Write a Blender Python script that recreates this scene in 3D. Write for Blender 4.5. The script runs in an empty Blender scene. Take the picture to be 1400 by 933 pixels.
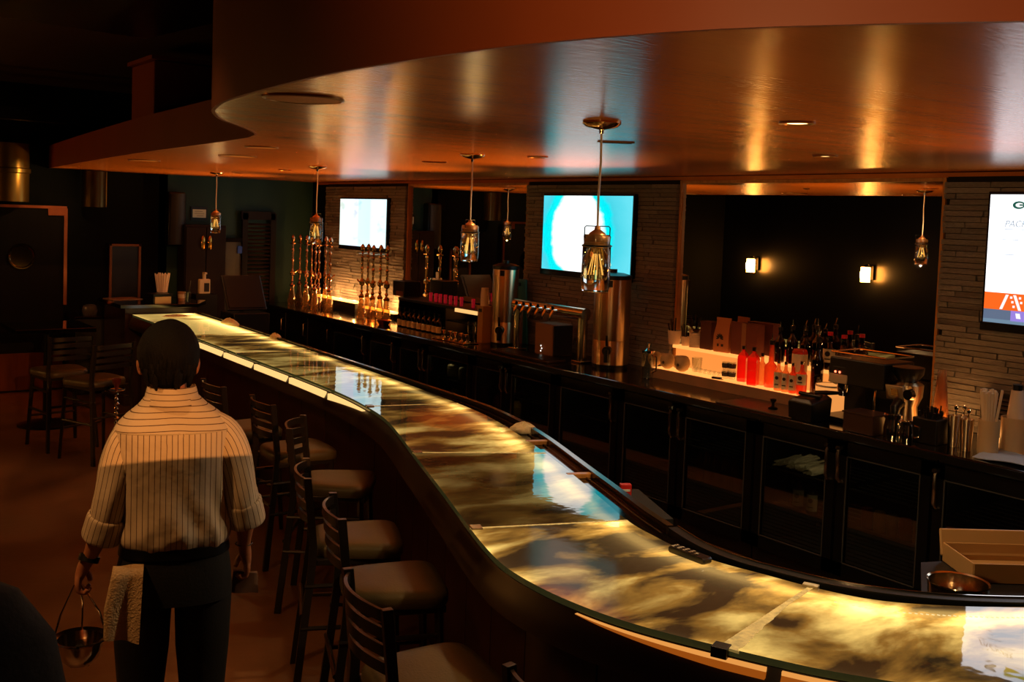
import bpy, bmesh, math, random
from mathutils import Vector, Matrix
from math import sin, cos, pi, radians, atan2, hypot

random.seed(7)
scene = bpy.context.scene
COL = scene.collection

# ---------------------------------------------------------------- camera
cam = bpy.data.cameras.new('camera')
cam.lens = 36.552
cam.sensor_width = 36.0
cam.shift_y = -0.062
cam.clip_start = 0.05
cam.clip_end = 100
cam_ob = bpy.data.objects.new('camera', cam)
COL.objects.link(cam_ob)
cam_ob.matrix_world = Matrix(((0.810172, 0.003872, -0.586179, 0.0), (-0.585071, 0.067152, -0.808197, 0.0),
                              (0.036234, 0.997735, 0.05667, 2.11), (0, 0, 0, 1)))
scene.camera = cam_ob

# ---------------------------------------------------------------- world, lights, exposure
world = bpy.data.worlds.new('night')
scene.world = world
world.use_nodes = True
world.node_tree.nodes['Background'].inputs[0].default_value = (1.0, 0.6, 0.3, 1)
world.node_tree.nodes['Background'].inputs[1].default_value = 0.0006
vs = scene.view_settings
vs.view_transform = 'Standard'
vs.look = 'None'
vs.exposure = 0.0
vs.gamma = 1.0
vs.use_curve_mapping = False
scene.cycles.sample_clamp_indirect = 60.0
scene.cycles.max_bounces = 18
scene.cycles.transmission_bounces = 16
scene.cycles.glossy_bounces = 5
scene.cycles.transparent_max_bounces = 24
scene.cycles.caustics_refractive = True
scene.cycles.blur_glossy = 0.3


def spot(name, loc, target, watts, colour, angle, blend=0.3, radius=0.03):
    l = bpy.data.lights.new(name, 'SPOT')
    l.energy = watts
    l.color = colour
    l.spot_size = radians(angle)
    l.spot_blend = blend
    l.shadow_soft_size = radius
    o = bpy.data.objects.new(name, l)
    COL.objects.link(o)
    o.location = loc
    d = Vector(target) - Vector(loc)
    o.rotation_euler = d.to_track_quat('-Z', 'Y').to_euler()
    return o


# framing spotlight behind the photographer (unseen shutters added below cut its beam) that catches the waiter's shoulders
spot('framing_spot', (0.35, -1.5, 2.75), (1.21, 3.57, 1.80), 720, (1.0, 0.37, 0.09), 36, 0.0, 0.0006)
# unseen warm fill spots added on the dining side
spot('room_fill', (1.2, 7.2, 3.3), (1.4, 7.9, 0.0), 700, (1.0, 0.57, 0.26), 50, 0.9, 0.05)  # added to brighten the floor beyond the waiter
spot('room_fill', (-0.4, 3.2, 3.3), (0.2, 3.8, 0.0), 110, (1.0, 0.44, 0.13), 95, 0.9, 0.05)  # added fill for the waiter's lower back, arms and pan
spot('stool_fill', (0.40, 4.1, 3.3), (1.95, 3.5, 0.8), 22, (1.0, 0.62, 0.26), 52, 1.0, 0.05)  # added fill for the near stool seats, no fixture there
spot('stool_fill', (0.70, 6.4, 3.3), (2.4, 5.5, 0.8), 25, (1.0, 0.62, 0.26), 46, 1.0, 0.05)  # same added fill for the farther stools
spot('ceiling_fill', (0.3, 6.5, 1.9), (0.7, 7.6, 3.4), 11, (1.0, 0.5, 0.2), 95, 1.0, 0.1)  # added fill that lifts the dark upper ceiling
spot('fascia_fill', (-0.9, 0.2, 2.3), (2.2, 1.0, 2.85), 185, (1.0, 0.56, 0.22), 75, 1.0, 0.10)  # added fill that brightens the curved fascia
# fill spots added along the counter edge to brighten the soffit
for uy, uw in ((11.3, 230), (9.2, 230), (7.3, 240), (5.4, 260), (3.6, 230), (2.0, 110)):
    spot('soffit_fill', (5.07, uy, 1.0), (3.7, uy, 2.48), uw, (1.0, 0.46, 0.11), 74, 1.0, 0.02)
spot('door_lamp', (2.75, 11.6, 2.44), (2.45, 12.4, 2.1), 14, (1.0, 0.55, 0.2), 90, 0.8, 0.02)

# ---------------------------------------------------------------- materials


def lin(h):
    out = []
    for i in (0, 2, 4):
        c = int(h[i:i + 2], 16) / 255
        out.append(c / 12.92 if c <= 0.04045 else ((c + 0.055) / 1.055) ** 2.4)
    return tuple(out) + (1.0,)


MATS = {}


def mat(name, colour, rough=0.5, metal=0.0, emit=None, strength=0.0, noise=0.0, scale=8.0, bump=0.0, bscale=40.0,
        coat=0.0, spec=0.5, aniso=(1, 1, 1), vary=0.0, trans=0.0, alpha=1.0, rvar=0.0, detail=4):
    if name in MATS:
        return MATS[name]
    m = bpy.data.materials.new(name)
    m.use_nodes = True
    nt = m.node_tree
    b = nt.nodes['Principled BSDF']
    c = lin(colour) if isinstance(colour, str) else tuple(colour) + (1.0,)
    b.inputs['Base Color'].default_value = c
    b.inputs['Roughness'].default_value = rough
    b.inputs['Metallic'].default_value = metal
    b.inputs['Coat Weight'].default_value = coat
    b.inputs['Coat Roughness'].default_value = 0.05
    b.inputs['Specular IOR Level'].default_value = spec
    b.inputs['Transmission Weight'].default_value = trans
    b.inputs['Alpha'].default_value = alpha
    if emit:
        b.inputs['Emission Color'].default_value = lin(emit) if isinstance(emit, str) else tuple(emit) + (1.0,)
        b.inputs['Emission Strength'].default_value = strength
    L = nt.links.new
    if noise or bump or vary or rvar:
        tc = nt.nodes.new('ShaderNodeTexCoord')
        mp = nt.nodes.new('ShaderNodeMapping')
        mp.inputs['Scale'].default_value = aniso
        L(tc.outputs['Object'], mp.inputs['Vector'])
    fac = None
    if noise or rvar:
        n = nt.nodes.new('ShaderNodeTexNoise')
        n.inputs['Scale'].default_value = scale
        n.inputs['Detail'].default_value = detail
        L(mp.outputs[0], n.inputs['Vector'])
    if noise:
        mr = nt.nodes.new('ShaderNodeMapRange')
        mr.inputs[1].default_value = 0.25
        mr.inputs[2].default_value = 0.75
        mr.inputs[3].default_value = 1 - noise
        mr.inputs[4].default_value = 1 + noise
        L(n.outputs[0], mr.inputs[0])
        fac = mr.outputs[0]
    if vary:
        oi = nt.nodes.new('ShaderNodeObjectInfo')
        m2 = nt.nodes.new('ShaderNodeMapRange')
        m2.inputs[3].default_value = 1 - vary
        m2.inputs[4].default_value = 1 + vary
        L(oi.outputs['Random'], m2.inputs[0])
        if fac:
            mu = nt.nodes.new('ShaderNodeMath')
            mu.operation = 'MULTIPLY'
            L(fac, mu.inputs[0])
            L(m2.outputs[0], mu.inputs[1])
            fac = mu.outputs[0]
        else:
            fac = m2.outputs[0]
    if fac:
        vm = nt.nodes.new('ShaderNodeVectorMath')
        vm.operation = 'SCALE'
        vm.inputs[0].default_value = c[:3]
        L(fac, vm.inputs['Scale'])
        L(vm.outputs[0], b.inputs['Base Color'])
    if rvar:
        m3 = nt.nodes.new('ShaderNodeMapRange')
        m3.inputs[1].default_value = 0.3
        m3.inputs[2].default_value = 0.7
        m3.inputs[3].default_value = max(0.02, rough - rvar)
        m3.inputs[4].default_value = rough + rvar
        L(n.outputs[0], m3.inputs[0])
        L(m3.outputs[0], b.inputs['Roughness'])
    if bump:
        n2 = nt.nodes.new('ShaderNodeTexNoise')
        n2.inputs['Scale'].default_value = bscale
        n2.inputs['Detail'].default_value = 3
        L(mp.outputs[0], n2.inputs['Vector'])
        bp = nt.nodes.new('ShaderNodeBump')
        bp.inputs['Strength'].default_value = bump
        bp.inputs['Distance'].default_value = 0.01
        L(n2.outputs[0], bp.inputs['Height'])
        L(bp.outputs[0], b.inputs['Normal'])
    MATS[name] = m
    return m


def glassy(name, tint, gloss=0.12, milky=0.0, milk='ffffff', rough=0.03):
    """thin glass: a tinted see-through body with a mirror-like skin and an optional translucent filling"""
    if name in MATS:
        return MATS[name]
    m = bpy.data.materials.new(name)
    m.use_nodes = True
    nt = m.node_tree
    nt.nodes.remove(nt.nodes['Principled BSDF'])
    out = nt.nodes['Material Output']
    L = nt.links.new
    t = nt.nodes.new('ShaderNodeBsdfTransparent')
    t.inputs[0].default_value = lin(tint)
    g = nt.nodes.new('ShaderNodeBsdfGlossy')
    g.inputs['Roughness'].default_value = rough
    lw = nt.nodes.new('ShaderNodeLayerWeight')
    lw.inputs[0].default_value = 0.45
    mr = nt.nodes.new('ShaderNodeMapRange')
    mr.inputs[3].default_value = gloss * 0.35
    mr.inputs[4].default_value = min(1.0, gloss * 4)
    L(lw.outputs['Facing'], mr.inputs[0])
    body = t
    if milky:
        tr = nt.nodes.new('ShaderNodeBsdfTranslucent')
        tr.inputs[0].default_value = lin(milk)
        mm = nt.nodes.new('ShaderNodeMixShader')
        mm.inputs[0].default_value = milky
        L(t.outputs[0], mm.inputs[1])
        L(tr.outputs[0], mm.inputs[2])
        body = mm
    mx = nt.nodes.new('ShaderNodeMixShader')
    L(mr.outputs[0], mx.inputs[0])
    L(body.outputs[0], mx.inputs[1])
    L(g.outputs[0], mx.inputs[2])
    L(mx.outputs[0], out.inputs['Surface'])
    MATS[name] = m
    return m


def glow(name, colour, strength):
    return mat(name, '202020', 0.4, emit=colour, strength=strength)


def onyx(name, level, dark, seed, band=1.0):
    """backlit cloudy onyx under polished glass: u runs along the bar (metres), v across it"""
    m = bpy.data.materials.new(name)
    m.use_nodes = True
    nt = m.node_tree
    L = nt.links.new
    b = nt.nodes['Principled BSDF']
    b.inputs['Base Color'].default_value = (0.006, 0.005, 0.004, 1)
    b.inputs['Roughness'].default_value = 0.03
    b.inputs['IOR'].default_value = 2.0
    uv = nt.nodes.new('ShaderNodeUVMap')
    uv.uv_map = 'UVMap'
    tc = nt.nodes.new('ShaderNodeTexCoord')
    mp = nt.nodes.new('ShaderNodeMapping')
    mp.inputs['Location'].default_value = (seed * 3.7, seed * 1.9, seed)
    mp.inputs['Rotation'].default_value = (0, 0, radians(35))
    mp.inputs['Scale'].default_value = (1.0, 1.9, 1)
    L(tc.outputs['Object'], mp.inputs[0])
    n1 = nt.nodes.new('ShaderNodeTexNoise')
    n1.inputs['Scale'].default_value = 2.1
    n1.inputs['Detail'].default_value = 6
    n1.inputs['Roughness'].default_value = 0.52
    n1.inputs['Distortion'].default_value = 0.45
    L(mp.outputs[0], n1.inputs['Vector'])
    cr = nt.nodes.new('ShaderNodeValToRGB')
    e = cr.color_ramp.elements
    e[0].position = 0.385 + 0.10 * dark
    e[0].color = (0.026, 0.014, 0.005, 1)
    e[1].position = 0.61 + 0.10 * dark
    e[1].color = (0.72, 0.46, 0.115, 1)
    k = cr.color_ramp.elements.new(0.475 + 0.10 * dark)
    k.color = (0.23, 0.108, 0.017, 1)
    L(n1.outputs[0], cr.inputs[0])
    n3 = nt.nodes.new('ShaderNodeTexNoise')
    n3.inputs['Scale'].default_value = 28
    n3.inputs['Detail'].default_value = 5
    L(mp.outputs[0], n3.inputs['Vector'])
    gr = nt.nodes.new('ShaderNodeMapRange')
    gr.inputs[3].default_value = 0.75
    gr.inputs[4].default_value = 1.25
    L(n3.outputs[0], gr.inputs[0])
    # hot band over the light tape that runs under the back edge, softer one at the front edge
    sp = nt.nodes.new('ShaderNodeSeparateXYZ')
    L(uv.outputs[0], sp.inputs[0])
    fc = nt.nodes.new('ShaderNodeFloatCurve')
    c = fc.mapping.curves[0]
    c.points[0].location = (0.0, 0.30)
    c.points[1].location = (1.0, 0.22)
    for x, y in ((0.06, 0.20), (0.45, 0.20), (0.62, 0.28), (0.74, 0.46), (0.82, 0.76), (0.87, 0.88), (0.92, 0.70), (0.96, 0.36)):
        c.points.new(x, y)
    fc.mapping.update()
    L(sp.outputs[1], fc.inputs['Value'])
    bd = nt.nodes.new('ShaderNodeMath')
    bd.operation = 'POWER'
    bd.inputs[1].default_value = 1.0
    L(fc.outputs[0], bd.inputs[0])
    m1 = nt.nodes.new('ShaderNodeMath')
    m1.operation = 'MULTIPLY'
    L(gr.outputs[0], m1.inputs[0])
    m1.inputs[1].default_value = level * 4.6
    m2 = nt.nodes.new('ShaderNodeMath')
    m2.operation = 'MULTIPLY'
    L(m1.outputs[0], m2.inputs[0])
    L(bd.outputs[0], m2.inputs[1])
    vs1 = nt.nodes.new('ShaderNodeVectorMath')
    vs1.operation = 'SCALE'
    L(cr.outputs[0], vs1.inputs[0])
    L(m2.outputs[0], vs1.inputs['Scale'])
    # additive tape light that shines through even the smoky parts
    pw = nt.nodes.new('ShaderNodeMath')
    pw.operation = 'POWER'
    pw.inputs[1].default_value = 3.2
    L(fc.outputs[0], pw.inputs[0])
    vs2 = nt.nodes.new('ShaderNodeVectorMath')
    vs2.operation = 'SCALE'
    vs2.inputs[0].default_value = (0.60 * band, 0.375 * band, 0.095 * band)
    L(pw.outputs[0], vs2.inputs['Scale'])
    ad = nt.nodes.new('ShaderNodeVectorMath')
    ad.operation = 'ADD'
    L(vs1.outputs[0], ad.inputs[0])
    L(vs2.outputs[0], ad.inputs[1])
    L(ad.outputs[0], b.inputs['Emission Color'])
    b.inputs['Emission Strength'].default_value = 1.0
    nb = nt.nodes.new('ShaderNodeTexNoise')
    nb.inputs['Scale'].default_value = 9
    L(tc.outputs['Object'], nb.inputs['Vector'])
    bp = nt.nodes.new('ShaderNodeBump')
    bp.inputs['Strength'].default_value = 0.05
    bp.inputs['Distance'].default_value = 0.01
    L(nb.outputs[0], bp.inputs['Height'])
    L(bp.outputs[0], b.inputs['Normal'])
    return m


# ---------------------------------------------------------------- mesh helpers
class MB:
    def __init__(s):
        s.v, s.f, s.mi, s.uv = [], [], [], {}

    def add(s, vs, fs, mi=0):
        o = len(s.v)
        s.v += [tuple(p) for p in vs]
        for f in fs:
            s.f.append(tuple(i + o for i in f))
            s.mi.append(mi)
        return o

    def box(s, c, d, rz=0.0, mi=0, taper=1.0, rx=0.0, ry=0.0):
        R = Matrix.Rotation(rz, 3, 'Z') @ Matrix.Rotation(ry, 3, 'Y') @ Matrix.Rotation(rx, 3, 'X')
        vs = []
        for z in (-1, 1):
            t = taper if z > 0 else 1.0
            for x, y in ((-1, -1), (1, -1), (1, 1), (-1, 1)):
                vs.append(Vector(c) + R @ Vector((x * d[0] / 2 * t, y * d[1] / 2 * t, z * d[2] / 2)))
        s.add(vs, [(3, 2, 1, 0), (4, 5, 6, 7), (0, 1, 5, 4), (1, 2, 6, 5), (2, 3, 7, 6), (3, 0, 4, 7)], mi)
        return s

    def lathe(s, prof, c=(0, 0, 0), n=20, mi=0, sx=1.0, sy=1.0, rot=None):
        vs, fs = [], []
        rings = []
        for r, z in prof:
            if r <= 1e-6:
                rings.append([len(vs)])
                vs.append(Vector((0, 0, z)))
            else:
                rings.append(list(range(len(vs), len(vs) + n)))
                for i in range(n):
                    a = 2 * pi * i / n
                    vs.append(Vector((r * cos(a) * sx, r * sin(a) * sy, z)))
        for a, b in zip(rings, rings[1:]):
            if len(a) == 1 and len(b) == 1:
                continue
            for i in range(n):
                j = (i + 1) % n
                if len(a) == 1:
                    fs.append((a[0], b[j], b[i])[::-1])
                elif len(b) == 1:
                    fs.append((a[i], a[j], b[0]))
                else:
                    fs.append((a[i], a[j], b[j], b[i]))
        if rot is not None:
            vs = [rot @ p for p in vs]
        s.add([p + Vector(c) for p in vs], fs, mi)
        return s

    def cyl(s, p0, p1, r, r1=None, n=12, mi=0):
        return s.tube([p0, p1], [r, r if r1 is None else r1], n, mi)

    def tube(s, pts, r, n=8, mi=0, cap=True, flat=None):
        pts = [Vector(p) for p in pts]
        if not isinstance(r, (list, tuple)):
            r = [r] * len(pts)
        rings = []
        up = None
        for i, p in enumerate(pts):
            a = pts[max(i - 1, 0)]
            b = pts[min(i + 1, len(pts) - 1)]
            t = (b - a).normalized()
            if up is None:
                up = Vector((0, 0, 1)) if abs(t.z) < 0.9 else Vector((1, 0, 0))
            x = up.cross(t)
            if x.length < 1e-5:
                x = Vector((1, 0, 0)).cross(t)
            x.normalize()
            y = t.cross(x)
            up = y
            fy = flat or 1.0
            rings.append([p + x * cos(2 * pi * k / n) * r[i] + y * sin(2 * pi * k / n) * r[i] * fy for k in range(n)])
        s.loft(rings, cap, mi)
        return s

    def loft(s, rings, cap=True, mi=0, closed=True):
        n = len(rings[0])
        vs = [p for q in rings for p in q]
        fs = []
        for i in range(len(rings) - 1):
            for k in range(n if closed else n - 1):
                j = (k + 1) % n
                fs.append((i * n + k, i * n + j, (i + 1) * n + j, (i + 1) * n + k))
        if cap and closed:
            fs.append(tuple(range(n))[::-1])
            fs.append(tuple(range((len(rings) - 1) * n, len(rings) * n)))
        return s.add(vs, fs, mi)

    def prism(s, poly, z0, z1, mi=0):
        n = len(poly)
        vs = [(p[0], p[1], z0) for p in poly] + [(p[0], p[1], z1) for p in poly]
        fs = [tuple(range(n))[::-1], tuple(range(n, 2 * n))]
        fs += [(i, (i + 1) % n, n + (i + 1) % n, n + i) for i in range(n)]
        s.add(vs, fs, mi)
        return s

    def ribbon(s, a, b, z0, z1, mi=0):
        """solid strip between two plan polylines of equal length"""
        n = len(a)
        rings = [[(a[i][0], a[i][1], z0), (b[i][0], b[i][1], z0), (b[i][0], b[i][1], z1), (a[i][0], a[i][1], z1)] for i in range(n)]
        s.loft(rings, True, mi)
        return s

    def ell(s, c, r, n=16, m=10, mi=0, rot=None):
        prof = [(cos(-pi / 2 + pi * i / m), sin(-pi / 2 + pi * i / m)) for i in range(m + 1)]
        prof[0] = (0, -1)
        prof[-1] = (0, 1)
        vs0 = len(s.v)
        s.lathe([(p[0], p[1]) for p in prof], (0, 0, 0), n, mi)
        for i in range(vs0, len(s.v)):
            p = Vector(s.v[i])
            p = Vector((p.x * r[0], p.y * r[1], p.z * r[2]))
            if rot is not None:
                p = rot @ p
            s.v[i] = tuple(p + Vector(c))
        return s


def ob(name, mb, m, parent=None, smooth=40, loc=None, rz=0.0, bevel=0.0, subs=0):
    me = bpy.data.meshes.new(name)
    me.from_pydata(mb.v, [], mb.f)
    bm = bmesh.new()
    bm.from_mesh(me)
    bmesh.ops.recalc_face_normals(bm, faces=bm.faces)
    bm.to_mesh(me)
    bm.free()
    ms = m if isinstance(m, (list, tuple)) else [m]
    for k in ms:
        me.materials.append(k)
    if len(ms) > 1:
        me.polygons.foreach_set('material_index', mb.mi)
    if smooth:
        me.shade_smooth()
        me.set_sharp_from_angle(angle=radians(smooth))
    o = bpy.data.objects.new(name, me)
    COL.objects.link(o)
    if parent:
        o.parent = parent
    if loc:
        o.location = loc
    if rz:
        o.rotation_euler.z = rz
    if bevel:
        bv = o.modifiers.new('bevel', 'BEVEL')
        bv.width = bevel
        bv.segments = 2
        bv.limit_method = 'ANGLE'
    if subs:
        sb = o.modifiers.new('subdivision', 'SUBSURF')
        sb.levels = sb.render_levels = subs
    return o


def tag(o, label=None, cat=None, group=None, kind=None):
    if label:
        o['label'] = label
    if cat:
        o['category'] = cat
    if group:
        o['group'] = group
    if kind:
        o['kind'] = kind
    return o


def thing(name, label, cat, loc=(0, 0, 0), rz=0.0, group=None):
    o = bpy.data.objects.new(name, None)
    o.empty_display_size = 0.1
    COL.objects.link(o)
    o.location = loc
    o.rotation_euler.z = rz
    return tag(o, label, cat, group)


def struct(name, mb, m, parent=None, **k):
    o = ob(name, mb, m, parent, **k)
    if not parent:
        o['kind'] = 'structure'
    return o


def dup(root, loc, rz=0.0, label=None, group=None):
    r = root.copy()
    COL.objects.link(r)
    r.location = loc
    r.rotation_euler.z = rz
    if label:
        r['label'] = label
    if group:
        r['group'] = group
    for ch in list(root.children):
        c = ch.copy()
        COL.objects.link(c)
        c.parent = r
        for g in list(ch.children):
            d = g.copy()
            COL.objects.link(d)
            d.parent = c
    return r


def smooth_curve(pts, per=6):
    pts = [Vector((p[0], p[1], 0)) for p in pts]
    q = [2 * pts[0] - pts[1]] + pts + [2 * pts[-1] - pts[-2]]
    out = []
    for i in range(1, len(q) - 2):
        a, b, c, d = q[i - 1], q[i], q[i + 1], q[i + 2]
        for k in range(per):
            t = k / per
            out.append(0.5 * ((2 * b) + (c - a) * t + (2 * a - 5 * b + 4 * c - d) * t * t + (3 * b - a - 3 * c + d) * t ** 3))
    out.append(pts[-1])
    return out


class Path:
    def __init__(s, pts, relax=2):
        p = smooth_curve(pts, 8)
        for _ in range(relax * 4):
            p = [p[0]] + [(p[i - 1] + 2 * p[i] + p[i + 1]) / 4 for i in range(1, len(p) - 1)] + [p[-1]]
        s.p = p
        s.L = [0.0]
        for a, b in zip(p, p[1:]):
            s.L.append(s.L[-1] + (b - a).length)

    def at(s, d):
        d = min(max(d, 0), s.L[-1])
        for i in range(len(s.L) - 1):
            if s.L[i + 1] >= d:
                t = (d - s.L[i]) / max(1e-9, s.L[i + 1] - s.L[i])
                return s.p[i].lerp(s.p[i + 1], t)
        return s.p[-1]

    def tan(s, d):
        return (s.at(d + 0.04) - s.at(d - 0.04)).normalized()

    def off(s, d, w):
        """point moved w to the right of the direction of travel"""
        t = s.tan(d)
        return s.at(d) + Vector((t.y, -t.x, 0)) * w

    def near(s, x, y):
        q = Vector((x, y, 0))
        best = min(range(len(s.p)), key=lambda i: (s.p[i] - q).length)
        return s.L[best]

    def span(s, a, b, n, w=0.0):
        return [s.off(a + (b - a) * i / n, w) if w else s.at(a + (b - a) * i / n) for i in range(n + 1)]

# ---------------------------------------------------------------- structure
WX, FY, LX, NY = 5.82, 12.5, -2.0, -3.0        # back wall, far wall, dining side wall, wall behind
CH, SZ, TOP = 0.96, 2.485, 3.4                 # back counter height, soffit height, upper ceiling

M_floor = mat('stained_concrete', '6c4a2e', 0.42, noise=0.45, scale=1.6, bump=0.15, bscale=14, rvar=0.14)
M_upper = mat('upper_ceiling_paint', '3a2412', 0.7, noise=0.25, scale=0.6)
M_soffit = mat('soffit_gloss_paint', 'c06a24', 0.25, noise=0.10, scale=2.2, bump=0.10, bscale=26, aniso=(0.5, 3, 1), spec=0.9)
M_soffit.node_tree.nodes['Principled BSDF'].inputs['Specular Tint'].default_value = (1.0, 0.72, 0.44, 1)
M_fascia = mat('rust_paint', '8a3c12', 0.55, noise=0.12, scale=1.5)
M_darkwall = mat('black_green_paint', '080a08', 0.85, spec=0.12, noise=0.2, scale=2)
M_greenwall = mat('deep_green_paint', '1c3e38', 0.6, spec=0.3, noise=0.2, scale=1.2)
M_black = mat('black_lacquer', '050505', 0.35)
M_blackgloss = mat('black_gloss_stone', '080605', 0.07, spec=0.6, noise=0.3, scale=30)
M_counter = mat('black_worktop', '0a0706', 0.12, spec=0.6, noise=0.3, scale=40)
M_steel = mat('brushed_steel', 'd8c29c', 0.32, 1.0, noise=0.08, scale=6, aniso=(20, 20, 0.6))
_b = M_steel.node_tree.nodes['Principled BSDF']
_b.inputs['Anisotropic'].default_value = 0.93
_b.inputs['Anisotropic Rotation'].default_value = 0.25
_t = M_steel.node_tree.nodes.new('ShaderNodeTangent')
_t.direction_type = 'RADIAL'
_t.axis = 'Z'
M_steel.node_tree.links.new(_t.outputs[0], _b.inputs['Tangent'])
M_chrome = mat('chrome', 'd8d2c8', 0.08, 1.0)
M_brass = mat('brass', 'c08a3c', 0.18, 1.0, noise=0.1, scale=30)
M_copper = mat('copper', 'b4643a', 0.28, 1.0, noise=0.2, scale=5)
M_darkmetal = mat('black_powder_coat', '0a0908', 0.32, 0.6)
M_wooddark = mat('dark_red_wood', '2a1009', 0.3, noise=0.4, scale=3, aniso=(8, 8, 0.6), vary=0.15)
M_trimwood = mat('amber_wood_trim', 'b87c3c', 0.35, noise=0.3, scale=6, aniso=(6, 6, 0.5))
M_mirror = mat('mirror_silver', (0.78, 0.78, 0.76), 0.0, 1.0)
M_stone = mat('ledger_stone', '86807c', 0.7, noise=0.35, scale=9, bump=0.6, bscale=45, vary=0.22)
M_mortar = mat('dark_mortar', '15110e', 0.9)  # dark brown core visible in the joints
M_ivory = mat('ivory_plastic', 'cfc3a6', 0.5)
M_white = mat('white_plastic', 'd9d4ca', 0.45)
M_glass = glassy('clear_glass', 'f2f6f4', 0.16)
M_doorglass = glassy('cooler_glass', 'b9bdb6', 0.2)

struct('floor', MB().box(((LX + WX) / 2, (NY + FY) / 2, -0.05), (WX - LX + 0.4, FY - NY + 0.4, 0.1)), M_floor)
struct('ceiling', MB().box(((LX + WX) / 2, (NY + FY) / 2, TOP + 0.05), (WX - LX + 0.4, FY - NY + 0.4, 0.1)), M_upper)
struct('wall_back', MB().box((WX + 0.06, (NY + FY) / 2, TOP / 2), (0.1, FY - NY + 0.4, TOP)), M_darkwall)
struct('wall_far', MB().box(((3.95 + WX) / 2, FY + 0.06, TOP / 2), (WX - 3.95 + 0.2, 0.1, TOP)), M_greenwall)
struct('wall_far.001', MB().box(((LX + 3.95) / 2, FY + 0.06, TOP / 2), (3.95 - LX, 0.1, TOP)), M_darkwall)
M_leftwall = mat('black_satin_wall', '0b0d12', 0.3)
struct('wall_left', MB().box((LX - 0.06, (NY + FY) / 2, TOP / 2), (0.1, FY - NY + 0.4, TOP)), M_leftwall)
struct('wall_near', MB().box(((LX + WX) / 2, NY - 0.06, TOP / 2), (WX - LX, 0.1, TOP)), M_darkwall)

# lowered ceiling that repeats the sweep of the bar
edge_near = Path([(4.2, -1.6), (3.3, -0.75), (2.5, 0.15), (2.02, 0.66), (1.777, 0.967), (1.634, 1.16), (1.49, 1.377), (1.401, 1.588), (1.323, 1.856),  # soffit edge and many positions below taken from image pixels, then baked in
                  (1.275, 2.219), (1.25, 2.6), (1.265, 3.004), (1.30, 3.427), (1.336, 3.665), (1.39, 3.876), (1.44, 4.03), (1.578, 4.325),
                  (1.717, 4.52), (1.889, 4.782), (2.01, 5.0), (2.075, 5.25)], 1)
edge_far = Path([(2.075, 5.25), (2.11, 5.735), (2.15, 6.5), (2.19, 7.398), (2.30, 8.9), (2.47, 10.877), (2.62, 12.49)], 1)
nA = [(p.x, p.y) for p in edge_near.span(0, edge_near.L[-1], 72)]
fA = [(p.x, p.y) for p in edge_far.span(0, edge_far.L[-1], 30)]
so = MB()
poly = nA + fA[1:] + [(WX, FY - 0.005), (WX, -1.6)]
so.prism(poly, SZ, SZ + 0.06)
struct('soffit', so, M_soffit, smooth=0)
inn = lambda P, w: [(q.x, q.y) for q in [P.off(P.L[-1] * i / 72, w) for i in range(73)]]
struct('trim_1', MB().ribbon(inn(edge_near, 0.012), inn(edge_near, -0.002), SZ - 0.001, TOP), M_fascia, smooth=60)
struct('trim_2', MB().ribbon(inn(edge_far, 0.012), inn(edge_far, -0.002), SZ - 0.001, SZ + 0.25), M_fascia, smooth=60)
# raised dropped bulkhead behind the low fascia, closing the near ceiling block
struct('trim_3', MB().box((WX - 0.02, 5.3, SZ - 0.02), (0.03, 14, 0.03)), M_soffit)

# stone faced piers between the mirrors
stone_meshes = []
for k in range(6):
    rr = random.Random(k)
    mb = MB().box((0, 0, 0), (1, 1, 1))
    mb.v = [(x + (rr.uniform(-0.16, 0.16) if x < 0 else 0), y * rr.uniform(0.97, 1.0), z * rr.uniform(0.88, 1.0)) for x, y, z in mb.v]
    me = bpy.data.meshes.new('stone')
    me.from_pydata(mb.v, [], mb.f)
    bm = bmesh.new()
    bm.from_mesh(me)
    bmesh.ops.recalc_face_normals(bm, faces=bm.faces)
    bm.to_mesh(me)
    bm.free()
    me.materials.append(M_stone)
    stone_meshes.append(me)


def pier(y0, y1, label, seed, z0=CH, z1=SZ - 0.03):
    rr = random.Random(seed)
    core = ob('stone_pier', MB().box((WX - 0.012, (y0 + y1) / 2, (z0 + z1) / 2), (0.06, y1 - y0, z1 - z0)), M_mortar, smooth=0)
    tag(core, label, None, None, 'structure')
    row = 0.034
    nr = int((z1 - z0) / row)
    for r in range(nr):
        y = y0 + rr.uniform(-0.12, 0)
        while y < y1 - 0.02:
            ln = rr.choice((0.22, 0.3, 0.36, 0.42, 0.5)) * rr.uniform(0.9, 1.1)
            a, b = max(y, y0), min(y + ln, y1)
            y += ln
            if b - a < 0.04:
                continue
            th = rr.uniform(0.034, 0.042)
            s = bpy.data.objects.new('stone', rr.choice(stone_meshes))
            s.location = (WX - 0.042 - th / 2, (a + b) / 2, z0 + row * (r + 0.5))
            s.scale = (th, b - a - 0.004, row - 0.002)
            COL.objects.link(s)
            s.parent = core


pier(9.96, 11.95, 'stacked ledger stone pier behind the far hookahs and small television', 1)
pier(5.79, 7.74, 'stacked ledger stone pier behind the turquoise television', 2)
pier(2.05, 3.55, 'stacked ledger stone pier behind the white television', 3)


def mirror(y0, y1, label):
    t = thing('wall_mirror', label, 'mirror', (WX - 0.02, (y0 + y1) / 2, CH))
    w, h = y1 - y0, SZ - 0.035 - CH
    ob('mirror_glass', MB().box((0, 0, h / 2), (0.012, w, h)), M_mirror, t, smooth=0)
    fr = MB()
    for s in (-1, 1):
        fr.box((-0.016, s * (w / 2 - 0.010), h / 2), (0.03, 0.020, h))
    fr.box((-0.012, 0, h - 0.012), (0.03, w, 0.02))
    fr.box((-0.012, 0, 0.012), (0.03, w, 0.02))
    ob('frame', fr, M_trimwood, t, smooth=0)
    return t


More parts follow.
